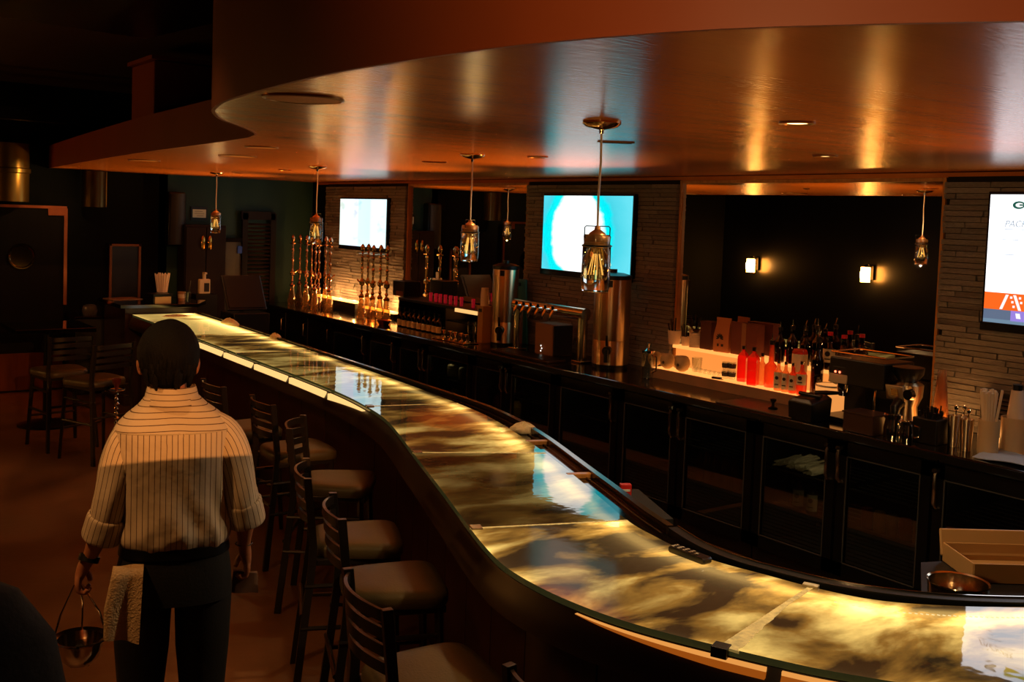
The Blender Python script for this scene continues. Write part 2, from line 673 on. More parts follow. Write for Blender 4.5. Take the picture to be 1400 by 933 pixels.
mirror(7.745, 9.955, 'tall wall mirror between the two stone piers with the small and turquoise televisions')
mirror(3.555, 5.785, 'wide wall mirror above the glowing bottle shelf')

# recessed things in the soffit
M_trimring = mat('aged_brass_ring', '9a6a34', 0.3, 0.9)
M_grille = mat('speaker_grille', 'd08a44', 0.6, noise=0.1, scale=60)
M_lamp = glow('downlight_lens', (1.0, 0.62, 0.2), 9.0)


def downlight(x, y, label, watts=3.0, on=True, cone=95, colour=(1.0, 0.62, 0.28)):
    t = thing('downlight', label, 'ceiling light', (x, y, SZ))
    ob('trim_ring', MB().lathe([(0.045, 0.0), (0.062, -0.001), (0.064, -0.007), (0.05, -0.009), (0.045, -0.004)], n=24), M_trimring, t)
    ob('lens', MB().lathe([(0, -0.002), (0.043, -0.0035), (0.046, 0.0), (0, 0.001)], n=20), M_lamp if on else M_black, t)
    if on:
        spot('downlight_beam', (x, y, SZ - 0.02), (x, y, 0), watts, colour, cone, 0.6, 0.04)
    return t


downlight(2.958, 2.405, 'lit downlight in the soffit nearest the camera, above the curve of the bar', 80, True, 140, (1.0, 0.70, 0.36))
downlight(3.757, 4.966, 'lit downlight in the soffit beside the middle pendants', 36, True, 135, (1.0, 0.66, 0.3))
downlight(3.93, 9.04, 'lit downlight near the third pendant at the far end', 6)
downlight(4.036, 10.492, 'lit downlight next to the farthest pendant', 4)
downlight(4.35, 3.35, 'lit downlight over the back counter in front of the wide mirror', 8)
for i, (x, y, r, lb) in enumerate(((1.466, 3.238, 0.135, 'large round speaker grille flush in the soffit near its curved edge'),
                                   (2.753, 7.165, 0.135, 'round speaker grille flush in the soffit by the straight far fascia'),
                                   (2.446, 5.978, 0.10, 'small round plate flush in the soffit where the fascia turns'),
                                   (2.597, 8.855, 0.13, 'round speaker grille in the soffit farthest along the straight fascia'))):
    t = thing('ceiling_speaker', lb, 'speaker', (x, y, SZ))
    ob('grille', MB().lathe([(0, -0.006), (r * 0.9, -0.006), (r * 0.92, 0), (0, 0.002)], n=36), M_grille, t)
    ob('rim', MB().lathe([(r * 0.92, 0), (r * 0.93, -0.008), (r, -0.005), (r, 0)], n=36), M_trimring, t)
for x, y, lb in ((3.239, 3.68, 'thin dark slot vent in the soffit behind the nearest pendant'), (3.792, 6.193, 'thin dark slot vent in the soffit beyond the second pendant')):
    t = thing('slot_vent', lb, 'vent', (x, y, SZ), radians(-36))
    ob('frame', MB().box((0, 0, -0.003), (0.17, 0.05, 0.006)), M_trimring, t)
    ob('slot', MB().box((0, 0, -0.0065), (0.15, 0.02, 0.004)), M_black, t)

# upper ceiling clutter over the dining side
t = thing('ceiling_panel', 'black rectangular acoustic panel hung under the upper ceiling', 'panel', (1.35, 6.3, TOP - 0.12), radians(8))
ob('board', MB().box((0, 0, 0), (1.9, 1.9, 0.05)), M_black, t)
ob('hanger', MB().box((0.6, 0.6, 0.06), (0.02, 0.02, 0.11)).box((-0.6, 0.6, 0.06), (0.02, 0.02, 0.11)), M_darkmetal, t)
struct('trim_4', MB().box((1.0, 11.2, 2.96), (5.6, 0.14, 0.12)), M_black)
M_brassduct = mat('bronze_duct', '8a6a2c', 0.3, 0.9, noise=0.15, scale=4, aniso=(1, 1, 0.3))
t = thing('duct', 'round bronze duct dropping to the top of the porthole door', 'duct', (2.15, 12.25, 2.10))
ob('pipe', MB().lathe([(0.22, 0), (0.22, 0.62), (0.2, 0.62), (0.2, 0.0)], n=28), M_brassduct, t)
ob('collar', MB().lathe([(0.22, 0.3), (0.235, 0.31), (0.235, 0.35), (0.22, 0.36)], n=28), M_brassduct, t)
t = thing('duct', 'dark round duct standing between the porthole door and the picture frame', 'duct', (3.06, 12.3, 2.07))
ob('pipe', MB().lathe([(0, 0), (0.13, 0), (0.13, 0.40), (0, 0.40)], n=28), mat('dull_bronze', '4a3a1c', 0.3, 0.9), t)
ob('seam', MB().box((0.11, -0.08, 0.2), (0.012, 0.012, 0.39)), M_brassduct, t)
t = thing('duct_box', 'rust coloured box duct rising behind the low fascia', 'duct', (2.75, 8.6, SZ + 0.06))
ob('box', MB().box((0, 0, 0.35), (0.5, 0.6, 0.7)), M_fascia, t, bevel=0.01)
ob('flange', MB().box((0, 0, 0.72), (0.56, 0.66, 0.03)), M_fascia, t)

# ---------------------------------------------------------------- far wall: doors, speaker, sign, frame
M_dkdoor = mat('dark_walnut_door', '0d0805', 0.75, spec=0.15, noise=0.3, scale=3, aniso=(8, 8, 0.5))
t = thing('door_1', None, None, (2.30, 12.42, 0))
t['kind'] = 'structure'
ob('leaf', MB().box((0, 0, 1.02), (0.94, 0.05, 2.04)), M_dkdoor, t, smooth=0, bevel=0.005)
ob('kick_plate', MB().box((0.0, -0.03, 0.225), (0.93, 0.012, 0.41)), mat('copper_plate', '7a4224', 0.3, 1.0, noise=0.25, scale=3, aniso=(5, 5, 0.5)), t, smooth=0)
ph = MB().lathe([(0.0, 0), (0.115, 0.0), (0.125, 0.012), (0.14, 0.012), (0.145, 0), (0.145, -0.01), (0, -0.01)], n=32, rot=Matrix.Rotation(pi / 2, 3, 'X'))
ob('porthole', ph, mat('porthole_mirror', '8a6a44', 0.08, 1.0), t, loc=(0.03, -0.03, 1.5))
ed = MB().box((0.48, -0.03, 1.5), (0.035, 0.03, 1.08)).box((0.0, -0.03, 2.05), (0.98, 0.03, 0.03))
ob('copper_edge', ed, M_copper, t, smooth=0)
ob('hinge_plate', MB().box((0.38, -0.035, 2.0), (0.17, 0.02, 0.08)), M_copper, t, smooth=0)

t = thing('door_2', None, None, (5.06, 12.44, 0))
t['kind'] = 'structure'
fr = MB().box((-0.17, 0, 1.03), (0.07, 0.05, 2.06)).box((0.2, 0, 1.03), (0.07, 0.05, 2.06)).box((0, 0, 2.03), (0.44, 0.05, 0.1)).box((0, 0, 0.35), (0.44, 0.05, 0.7))
ob('stile_frame', fr, mat('umber_door', '1a130d', 0.6, spec=0.2), t, smooth=0)
for i in range(26):
    ob('slat', MB().box((0.015, 0.0, 0.72 + i * 0.048), (0.31, 0.035, 0.008), rx=0.6), mat('umber_slat', '382a1c', 0.6, spec=0.2), t, smooth=0)
t = thing('door_3', None, None, (4.72, 12.46, 0))
t['kind'] = 'structure'
ob('leaf', MB().box((0, 0, 0.85), (0.28, 0.03, 1.7)), mat('olive_grey_panel', '3c3826', 0.5), t, smooth=0)
ob('transom', MB().box((0, -0.02, 1.72), (0.30, 0.04, 0.05)).box((0, -0.02, 1.12), (0.30, 0.06, 0.05)), M_dkdoor, t, smooth=0)
ob('control_panel', MB().box((0.12, -0.03, 1.6), (0.07, 0.02, 0.09)), mat('blue_screen', '182840', 0.2, emit='2a4a7a', strength=0.15), t, smooth=0)
t = thing('cupboard', 'dark double cupboard with two brass pulls under the small notice', 'cupboard', (4.32, 12.25, 0))
ob('carcass', MB().box((0, 0.1, 0.95), (0.5, 0.26, 1.9)), mat('brown_cupboard', '1e120a', 0.6, noise=0.3, scale=3, spec=0.2), t, smooth=0, bevel=0.006)
for s in (-1, 1):
    d = ob('door', MB().box((s * 0.123, -0.045, 0.95), (0.236, 0.022, 1.84)), mat('brown_cupboard', '2c1d12', 0.45), t, smooth=0, bevel=0.004)
    ob('pull', MB().lathe([(0, 0), (0.045, 0.0), (0.05, 0.01), (0.03, 0.02), (0, 0.02)], n=16, sx=0.55, sy=1.7, rot=Matrix.Rotation(pi / 2, 3, 'X')), M_brass, d, loc=(s * 0.042, -0.06, 1.69))
t = thing('notice', 'small cream notice card framed in black above the cupboard', 'sign', (4.33, 12.49, 2.033))
ob('backing', MB().box((0, 0.01, 0), (0.20, 0.02, 0.16)), M_black, t, smooth=0)
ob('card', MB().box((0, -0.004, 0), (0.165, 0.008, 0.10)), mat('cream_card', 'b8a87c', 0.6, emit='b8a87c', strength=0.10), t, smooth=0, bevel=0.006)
ln = MB()
for i, (w, x) in enumerate(((0.10, -0.01), (0.12, 0.0), (0.08, 0.01))):
    ln.box((x, -0.009, 0.026 - i * 0.026), (w, 0.002, 0.006))
ob('printed_lines', ln, mat('brown_ink', '6a5a40', 0.7), t, smooth=0)
t = thing('wall_speaker', 'tall slim black loudspeaker with a curved front on the far wall', 'speaker', (4.01, 12.38, 1.64))
ob('cabinet', MB().box((0, 0.02, 0.32), (0.20, 0.16, 0.64)), M_black, t, bevel=0.02)
pts = [(0.10 * sin(a), -0.06 - 0.07 * cos(a) * 1.0, 0) for a in [(-1 + 2 * i / 12) * 1.2 for i in range(13)]]
g = MB()
g.loft([[(x, y, z) for x, y, _ in pts] + [(pts[-1][0], 0, z), (pts[0][0], 0, z)] for z in (0.02, 0.62)])
ob('grille', g, mat('dark_blue_grille', '0c1018', 0.55), t)
t = thing('picture_frame', 'copper framed black chalkboard on the far wall beyond the service end', 'picture', (3.46, 12.488, 1.29))
fr = MB()
for s in (-1, 1):
    fr.box((s * 0.165, 0, 0), (0.03, 0.04, 0.72)).box((0, 0, s * 0.345), (0.36, 0.04, 0.03))
ob('frame', fr, mat('dull_copper', '7a4a2a', 0.4, 0.8), t, smooth=0, bevel=0.003)
ob('board', MB().box((0, 0.01, 0), (0.31, 0.02, 0.67)), M_black, t, smooth=0)
t = thing('shelf_case', 'low black cabinet against the far wall under the chalkboard', 'cabinet', (3.25, 12.2, 0))
ob('body', MB().box((0, 0, 0.42), (0.9, 0.5, 0.84)), M_black, t, bevel=0.01)
ob('top', MB().box((0, 0, 0.85), (0.94, 0.54, 0.025)), M_blackgloss, t, bevel=0.004)
t = thing('glassware', 'cloudy glass jar on the low black cabinet', 'jar', (2.98, 12.1, 0.8635))
ob('body', MB().lathe([(0, 0), (0.07, 0), (0.085, 0.05), (0.07, 0.11), (0.05, 0.12), (0.06, 0.06), (0, 0.01)], n=18), glassy('smoked_glass', '8a8c88', 0.2, 0.4), t)

# ---------------------------------------------------------------- unseen spotlight housing added to cut the beam
t = thing('added_shutter_rig', 'unseen black spotlight housing with shutters added to cut the beam behind the photographer', 'spotlight', (0.35, -1.5, 2.75), -radians(9.63))
for nm, c, d in (('shutter', (0, 0.45, -0.235), (0.40, 0.003, 0.20)), ('shutter', (0, 0.45, 0.057), (0.40, 0.003, 0.20)),
                 ('shutter', (-0.19, 0.452, -0.09), (0.20, 0.003, 0.30)), ('shutter', (0.19, 0.452, -0.09), (0.20, 0.003, 0.30))):
    ob(nm, MB().box(c, d), M_black, t, smooth=0)
ob('barrel', MB().lathe([(0.10, -0.05), (0.12, 0.0), (0.15, 0.40), (0.155, 0.44), (0.15, 0.44), (0.11, 0.0), (0.09, -0.05)], n=24, rot=Matrix.Rotation(-pi / 2, 3, 'X') @ Matrix.Rotation(0, 3, 'Z')), M_black, t, loc=(0, 0, -0.09))
ob('yoke', MB().box((0, 0.1, 0.36), (0.03, 0.05, 0.56)), M_darkmetal, t, smooth=0)

# ---------------------------------------------------------------- wall lamps opposite, seen in the mirrors
M_bulb = glow('sconce_bulb', (1.0, 0.45, 0.11), 160.0)
M_amber = glow('lit_amber_shade', (1.0, 0.34, 0.045), 62.0)


def sconce(y, z, label):
    t = thing('wall_sconce', label, 'lamp', (LX + 0.0, y, z))
    ob('back_plate', MB().box((0.02, 0, 0.02), (0.03, 0.10, 0.22)), M_darkmetal, t, bevel=0.006)
    ob('arm', MB().tube([(0.03, 0, 0.10), (0.10, 0, 0.15), (0.16, 0, 0.13)], 0.009), M_darkmetal, t)
    ob('cap', MB().lathe([(0.045, 0.10), (0.05, 0.115), (0.02, 0.14), (0, 0.14)], (0.16, 0, 0), 18), M_darkmetal, t)
    ob('glass_shade', MB().lathe([(0.07, -0.12), (0.07, 0.10), (0.045, 0.105)], (0.16, 0, 0), 20), M_amber, t)
    ob('bulb', MB().ell((0.235, 0, -0.01), (0.02, 0.040, 0.075)), M_bulb, t)


sconce(11.73, 1.48, 'amber wall sconce on the dining side wall, the one farther from the camera')
sconce(9.5, 1.47, 'amber wall sconce on the dining side wall, the one nearer the camera')

# ---------------------------------------------------------------- the bar
F_ = Path([(3.135, 11.015), (3.085, 8.910), (3.052, 7.902), (3.019, 6.762), (2.970, 5.907), (2.904, 5.425), (2.828, 5.064), (2.698, 4.680), (2.545, 4.274),  # bar curves traced from image pixels, then scaled about the camera, heights included
           (2.277, 3.551), (2.107, 3.108), (2.022, 2.867), (1.973, 2.685), (1.959, 2.473), (1.973, 2.302), (2.000, 2.170), (2.044, 2.039), (2.104, 1.902),
           (2.176, 1.748), (2.265, 1.592), (2.521, 1.260), (2.872, 0.943)], 1)
G_ = Path([(3.792, 11.015), (3.759, 10.006), (3.672, 8.078), (3.546, 6.192), (3.496, 5.655), (3.441, 5.162), (3.354, 4.713), (3.113, 3.957), (2.861, 3.310),
           (2.691, 2.898), (2.647, 2.707), (2.627, 2.582), (2.630, 2.433), (2.647, 2.324), (2.675, 2.225), (2.716, 2.060), (2.800, 1.874), (2.981, 1.713),
           (3.178, 1.589), (3.562, 1.370)], 1)
R_ = Path([(3.847, 11.015), (3.803, 9.941), (3.710, 8.045), (3.633, 6.379), (3.600, 5.787), (3.573, 5.283), (3.529, 4.932), (3.452, 4.603), (3.321, 4.187),
           (3.113, 3.650), (2.959, 3.244), (2.850, 2.970), (2.773, 2.740), (2.724, 2.587), (2.702, 2.466), (2.704, 2.334), (2.735, 2.203), (2.800, 2.017),
           (2.948, 1.814), (3.178, 1.633), (3.584, 1.392)], 1)
bar = thing('bar_counter', 'long curved bar topped with glowing smoky yellow backlit glass', 'bar', (0, 0, 0))
Z1 = 0.97
# seams: (front x, y) (back x, y)
SEAMS = [((3.135, 11.015), (3.792, 11.015)), ((3.136, 9.084, 0.950)[:2], (3.867, 9.054, 0.970)[:2]), ((3.029, 7.901, 0.950)[:2], (3.585, 7.866, 0.970)[:2]),
         ((2.895, 5.413, 0.950)[:2], (3.507, 5.277, 0.970)[:2]), ((2.535, 4.258, 0.950)[:2], (3.128, 3.983, 0.970)[:2]),
         ((2.100, 3.096, 0.950)[:2], (2.696, 2.888, 0.970)[:2]), ((2.107, 1.882, 0.950)[:2], (2.719, 2.072, 0.970)[:2]), ((2.872, 0.943), (3.562, 1.370))]
sf = [F_.near(*a) for a, b in SEAMS]
sg = [G_.near(*b) for a, b in SEAMS]
sf[0] = sg[0] = 0.0
sf[-1], sg[-1] = F_.L[-1], G_.L[-1]
LEVEL = [0.9, 0.85, 0.50, 0.70, 0.22, 1.45, 1.30]
DARK = [-1.8, 0.15, 0.35, 0.40, 0.55, 0.34, 0.36]
SEED = [1, 2, 3, 4, 5, 12, 21]
BAND = [1.0, 0.9, 0.85, 0.75, 0.55, 0.72, 1.0]
M_edge = mat('green_glass_edge', '3c4a30', 0.1, emit='6f6c3c', strength=0.10, noise=0.3, scale=40)
M_resin = mat('frosted_seam', 'd8c890', 0.5, emit='c9a85a', strength=0.28, noise=0.4, scale=50)
M_clip = mat('satin_clip', 'b8a890', 0.25, 0.8)


def panel(i):
    n = 44 if i < 6 else 30
    g = 0.004
    fa, fb, ga, gb = sf[i] + g, sf[i + 1] - g, sg[i] + g, sg[i + 1] - g
    m = 22
    rows = []
    for k in range(n + 1):
        a = F_.at(fa + (fb - fa) * k / n)
        b = G_.at(ga + (gb - ga) * k / n)
        rows.append([a.lerp(b, j / m) for j in range(m + 1)])
    vs, fs, mi, uv = [], [], [], []
    for r in rows:
        for p in r:
            vs.append((p.x, p.y, Z1))
    w = m + 1
    for k in range(n):
        for j in range(m):
            fs.append((k * w + j, k * w + j + 1, (k + 1) * w + j + 1, (k + 1) * w + j))
            mi.append(0)
    ring = [k * w for k in range(n + 1)] + [n * w + j for j in range(1, w)] + [k * w + m for k in range(n - 1, -1, -1)] + [j for j in range(m - 1, 0, -1)]
    o = len(vs)
    for q in ring:
        vs.append((vs[q][0], vs[q][1], Z1 - 0.02))
    for a in range(len(ring)):
        b = (a + 1) % len(ring)
        fs.append((ring[a], ring[b], o + b, o + a))
        mi.append(1)
    fs.append(tuple(range(o, len(vs))))
    mi.append(1)
    me = bpy.data.meshes.new('glass_panel')
    me.from_pydata(vs, [], fs)
    me.materials.append(onyx('backlit_onyx', LEVEL[i], DARK[i], SEED[i], BAND[i]))
    me.materials.append(M_edge)
    me.polygons.foreach_set('material_index', mi)
    ul = me.uv_layers.new(name='UVMap')
    d0 = fa
    for pl in me.polygons:
        for li, vi in zip(pl.loop_indices, pl.vertices):
            if vi < o:
                k, j = divmod(vi, w)
                ul.data[li].uv = (d0 + (fb - fa) * k / n, j / m)
            else:
                ul.data[li].uv = (0, 0)
    ok = bpy.data.objects.new('glass_panel', me)
    COL.objects.link(ok)
    ok.parent = bar
    bm = bmesh.new()
    bm.from_mesh(me)
    bmesh.ops.recalc_face_normals(bm, faces=bm.faces)
    bm.to_mesh(me)
    bm.free()
    return ok


for i in range(len(SEAMS) - 1):
    panel(i)
for i in range(1, len(SEAMS) - 1):
    a, b = F_.at(sf[i]), G_.at(sg[i])
    w = 0.007 if i != 6 else 0.012
    t = (b - a).normalized()
    nrm = Vector((-t.y, t.x, 0))
    rr = random.Random(i)
    n = 40
    left, right = [], []
    for k in range(n + 1):
        q = a.lerp(b, k / n)
        f = w * (1 + 0.6 * rr.random())
        if i == 6:
            f = 0.012 + 0.035 * max(0, 1 - k / n * 1.5) * (0.75 + 0.5 * rr.random())
        left.append(q + nrm * w * 0.5)
        right.append(q - nrm * f)
    sm = MB()
    sm.ribbon(left, right, Z1 - 0.006, Z1 + 0.0012)
    ob('seam_strip', sm, M_resin if i not in (2,) else M_resin, bar, smooth=0)
ld = MB()
n_ = 64
for k in range(n_):
    q = G_.off(sg[6] + 0.10 + (sg[7] - sg[6] - 0.15) * k / n_, 0.085)
    ld.box((q.x, q.y, Z1 + 0.0004), (0.005, 0.008, 0.0008), rz=0.4)
tag(ob('light_tape_dots', ld, glow('tape_dot', (1.0, 0.78, 0.36), 1.0), bar, smooth=0), None, None, None, 'stuff')
for i in (3, 4, 5):
    q = F_.off(sf[i], -0.022)
    tt = F_.tan(sf[i])
    ob('edge_clip', MB().box((0, 0, 0), (0.042, 0.05, 0.028)), M_clip, bar, loc=(q.x, q.y, Z1 - 0.008), rz=atan2(tt.y, tt.x) + pi / 2, smooth=0, bevel=0.002)
q = F_.at(sf[6])
tt = F_.tan(sf[6])
o = ob('edge_clip', MB().box((0, 0, 0), (0.045, 0.045, 0.03)), M_black, bar, loc=(q.x, q.y, Z1 - 0.011), rz=atan2(tt.y, tt.x), smooth=0, bevel=0.002)
o['label'] = 'black corner clip on the front glass edge'
q = G_.at(sg[6])
o = ob('edge_clip', MB().box((0, 0, 0), (0.05, 0.025, 0.022)), M_ivory, bar, loc=(q.x, q.y, Z1 - 0.002), rz=atan2(tt.y, tt.x), smooth=0, bevel=0.002)
o['label'] = 'white clip on the back glass edge'

# black gloss deck that carries the glass, with the drip trough and outer rail
N = 90
dk = MB()
dk.ribbon(F_.span(0, F_.L[-1], N, -0.035), [R_.at(R_.L[-1] * k / N) for k in range(N + 1)], 0.90, 0.949)
ob('deck', dk, M_blackgloss, bar, smooth=30)
M_rail = mat('bronze_rail', '5a4632', 0.18, 0.7, noise=0.2, scale=12)
rk = R_.near(2.773, 2.740)
ob('drip_rail', MB().ribbon(R_.span(0, rk, 70, 0.022), R_.span(0, rk, 70, -0.006), 0.93, 0.982), M_rail, bar, smooth=60)
ob('trough_lip', MB().ribbon(R_.span(R_.near(3.595, 5.699), rk, 50, 0.048), R_.span(R_.near(3.595, 5.699), rk, 50, 0.040), 0.945, 0.956), M_rail, bar, smooth=60)
bp = MB().ribbon(R_.span(rk + 0.01, R_.L[-1], 50, 0.022), R_.span(rk + 0.01, R_.L[-1], 50, -0.02), 0.89, 0.978)
ob('rubber_bumper', bp, mat('black_rubber', '070707', 0.45), bar, smooth=60)
ob('chrome_bead', MB().ribbon(R_.span(rk + 0.01, R_.L[-1], 50, -0.016), R_.span(rk + 0.01, R_.L[-1], 50, -0.021), 0.976, 0.983), M_chrome, bar, smooth=60)
for px, py in ((3.304, 4.198), (3.052, 3.551)):
    d = R_.near(px, py)
    q = R_.off(d, 0.07)
    tt = R_.tan(d)
    ob('rail_bracket', MB().box((0, 0, 0), (0.035, 0.13, 0.022)), M_trimwood, bar, loc=(q.x, q.y, 0.96), rz=atan2(tt.y, tt.x), smooth=0, bevel=0.003)

# front: fascia board, light tape, panels, foot rail
FB = -0.004
cove = MB()
cove.loft([[(a.x, a.y, 0.947), (b.x, b.y, 0.930), (c.x, c.y, 0.885), (d_.x, d_.y, 0.83), (e_.x, e_.y, 0.83), (e_.x, e_.y, 0.947)] for a, b, c, d_, e_ in
           zip(F_.span(0, F_.L[-1], N, 0.0), F_.span(0, F_.L[-1], N, 0.006), F_.span(0, F_.L[-1], N, 0.032), F_.span(0, F_.L[-1], N, 0.034), F_.span(0, F_.L[-1], N, -0.05))])
ob('fascia_board', cove, mat('fascia_walnut', '2c1308', 0.4, noise=0.25, scale=4), bar, smooth=60)
M_led = glow('warm_light_tape', (1.0, 0.60, 0.20), 1.15)
M_led2 = glow('orange_light_tape', (1.0, 0.40, 0.085), 0.8)
M_fasciaglow = glow('orange_fascia_glow', (1.0, 0.22, 0.016), 0.30)  # tape glow on the board, put into an emissive colour
d0, d1 = F_.near(3.102, 10.193), F_.near(2.893, 5.403)
d = d0
k = 0
while d < d1 - 0.05:
    e = min(d + 0.62, d1)
    n = 8
    zt = 0.944
    lo = 0.905
    st = MB()
    if e >= d1 - 0.001:
        A, B = F_.span(d, e, n, 0.026), F_.span(d, e, n, 0.004)
        rings = []
        for i in range(n + 1):
            zz = lo + (zt - lo - 0.004) * i / n
            rings.append([(A[i].x, A[i].y, zz), (B[i].x, B[i].y, zz), (B[i].x, B[i].y, zt), (A[i].x, A[i].y, zt)])
        st.loft(rings)
    else:
        st.ribbon(F_.span(d, e, n, 0.026), F_.span(d, e, n, 0.004), lo, zt)
    ob('light_tape', st, M_led, bar, smooth=0)
    d = e + 0.07


def glow_band(a, b, full=False):  # emissive strip shaped like the tape's glow on the fascia
    mb = MB()
    n = 20
    O1, I1, O2, I2 = F_.span(a, b, n, 0.012), F_.span(a, b, n, 0.002), F_.span(a, b, n, 0.026), F_.span(a, b, n, 0.012)
    rings = []
    for i in range(n + 1):
        f = 1.0 if full else min(1.0, 0.05 + i / n * 1.2)
        hi = 0.935 if full else 0.944 - 0.0095 * min(1.0, i / n * 1.4)
        lo_ = hi - 0.016 * f
        o2, i2 = O1[i].lerp(O2[i], f), I1[i].lerp(I2[i], f)
        rings.append([(o2.x, o2.y, lo_), (i2.x, i2.y, lo_), (I1[i].x, I1[i].y, hi), (O1[i].x, O1[i].y, hi)])
    mb.loft(rings)
    return mb


def wedge(a, b, full=False):
    mb = MB()
    n = 20
    O, I = F_.span(a, b, n, 0.012), F_.span(a, b, n, 0.002)
    rings = []
    for i in range(n + 1):
        lo_ = 0.934 if full else 0.944 - 0.010 * min(1.0, i / n * 1.4)
        rings.append([(O[i].x, O[i].y, lo_), (I[i].x, I[i].y, lo_), (I[i].x, I[i].y, 0.945), (O[i].x, O[i].y, 0.945)])
    mb.loft(rings)
    return mb


a, b = F_.near(1.973, 2.324), F_.near(2.176, 1.776)
ob('light_tape', wedge(a, b), M_led2, bar, smooth=0)
ob('fascia_glow', glow_band(a, b), M_fasciaglow, bar, smooth=40)
a, b = F_.near(2.176, 1.737), F_.L[-1] - 0.05
ob('light_tape', wedge(a, b, True), M_led2, bar, smooth=0)
ob('fascia_glow', glow_band(a, b, True), M_fasciaglow, bar, smooth=40)
seg = 0.42
nn = int(F_.L[-1] / seg)
for i in range(nn):
    a, b = F_.L[-1] * i / nn + 0.004, F_.L[-1] * (i + 1) / nn - 0.004
    ob('front_panel', MB().ribbon(F_.span(a, b, 6, -0.10), F_.span(a, b, 6, -0.13), 0.10, 0.83), M_wooddark, bar, smooth=60)
ob('plinth', MB().ribbon(F_.span(0, F_.L[-1], 60, -0.125), F_.span(0, F_.L[-1], 60, -0.20), 0.0, 0.835), M_black, bar, smooth=60)
ob('back_board', MB().ribbon(R_.span(0, R_.L[-1], 60, 0.08), R_.span(0, R_.L[-1], 60, 0.05), 0.0, 0.90), M_black, bar, smooth=60)

# dark service end of the bar
t = thing('service_counter', 'dark stone service counter closing the far end of the bar', 'counter', (0, 0, 0))
tp = [(3.02, 11.04), (3.84, 11.04), (4.05, 11.4), (4.05, 11.91), (3.02, 11.91)]
ob('top', MB().prism(tp, 1.03, 1.07), M_blackgloss, t, smooth=0, bevel=0.004)
ob('base', MB().prism([(3.08, 11.08), (3.8, 11.08), (3.97, 11.45), (3.97, 11.88), (3.08, 11.88)], 0.0, 1.03), M_wooddark, t, smooth=0)

for i, (y0_, y1_, x0_, x1_, lb) in enumerate(((2.9, 5.2, 3.95, 4.95, 'added black ribbed rubber mat that darkens reflections behind the near half of the bar'), (5.3, 9.6, 3.95, 4.95, 'added black ribbed rubber mat that darkens reflections behind the far half of the bar'))):
    t = thing('added_floor_mat', lb, 'mat', ((x0_ + x1_) / 2, (y0_ + y1_) / 2, 0))  # unseen mat added to keep floor reflections out of the cooler glass
    ob('pad', MB().box((0, 0, 0.006), (x1_ - x0_, y1_ - y0_, 0.012)), mat('mat_rubber', '040404', 0.8), t, smooth=0)
    for k in range(12):
        ob('rib', MB().box((-(x1_ - x0_) / 2 + 0.1 + k * (x1_ - x0_ - 0.2) / 11, 0, 0.014), (0.03, y1_ - y0_ - 0.04, 0.006)), MATS['mat_rubber'], t, smooth=0)
# ---------------------------------------------------------------- back counter and coolers
CX = 5.03
t = thing('worktop', 'long glossy black worktop running the length of the back bar', 'worktop', (0, 0, 0))
ob('slab', MB().box(((CX + WX) / 2 - 0.01, 6.85, CH - 0.02), (WX - CX - 0.02, 10.8, 0.04)), M_counter, t, smooth=0, bevel=0.006)
ob('front_edge', MB().box((CX - 0.004, 6.85, CH - 0.022), (0.012, 10.8, 0.03)), M_black, t, smooth=0)
DOORS = [10.35, 9.51, 8.895, 8.375, 7.56, 7.03, 6.37, 5.63, 5.01, 4.34, 3.72, 3.11, 2.5]
CB = 5.10          # cooler door face
M_handle = mat('satin_handle', 'c8bca6', 0.2, 1.0)
M_coolin = mat('cooler_liner', '1a1814', 0.5)
M_shelfwire = mat('shelf_wire', '8a8478', 0.35, 0.9)


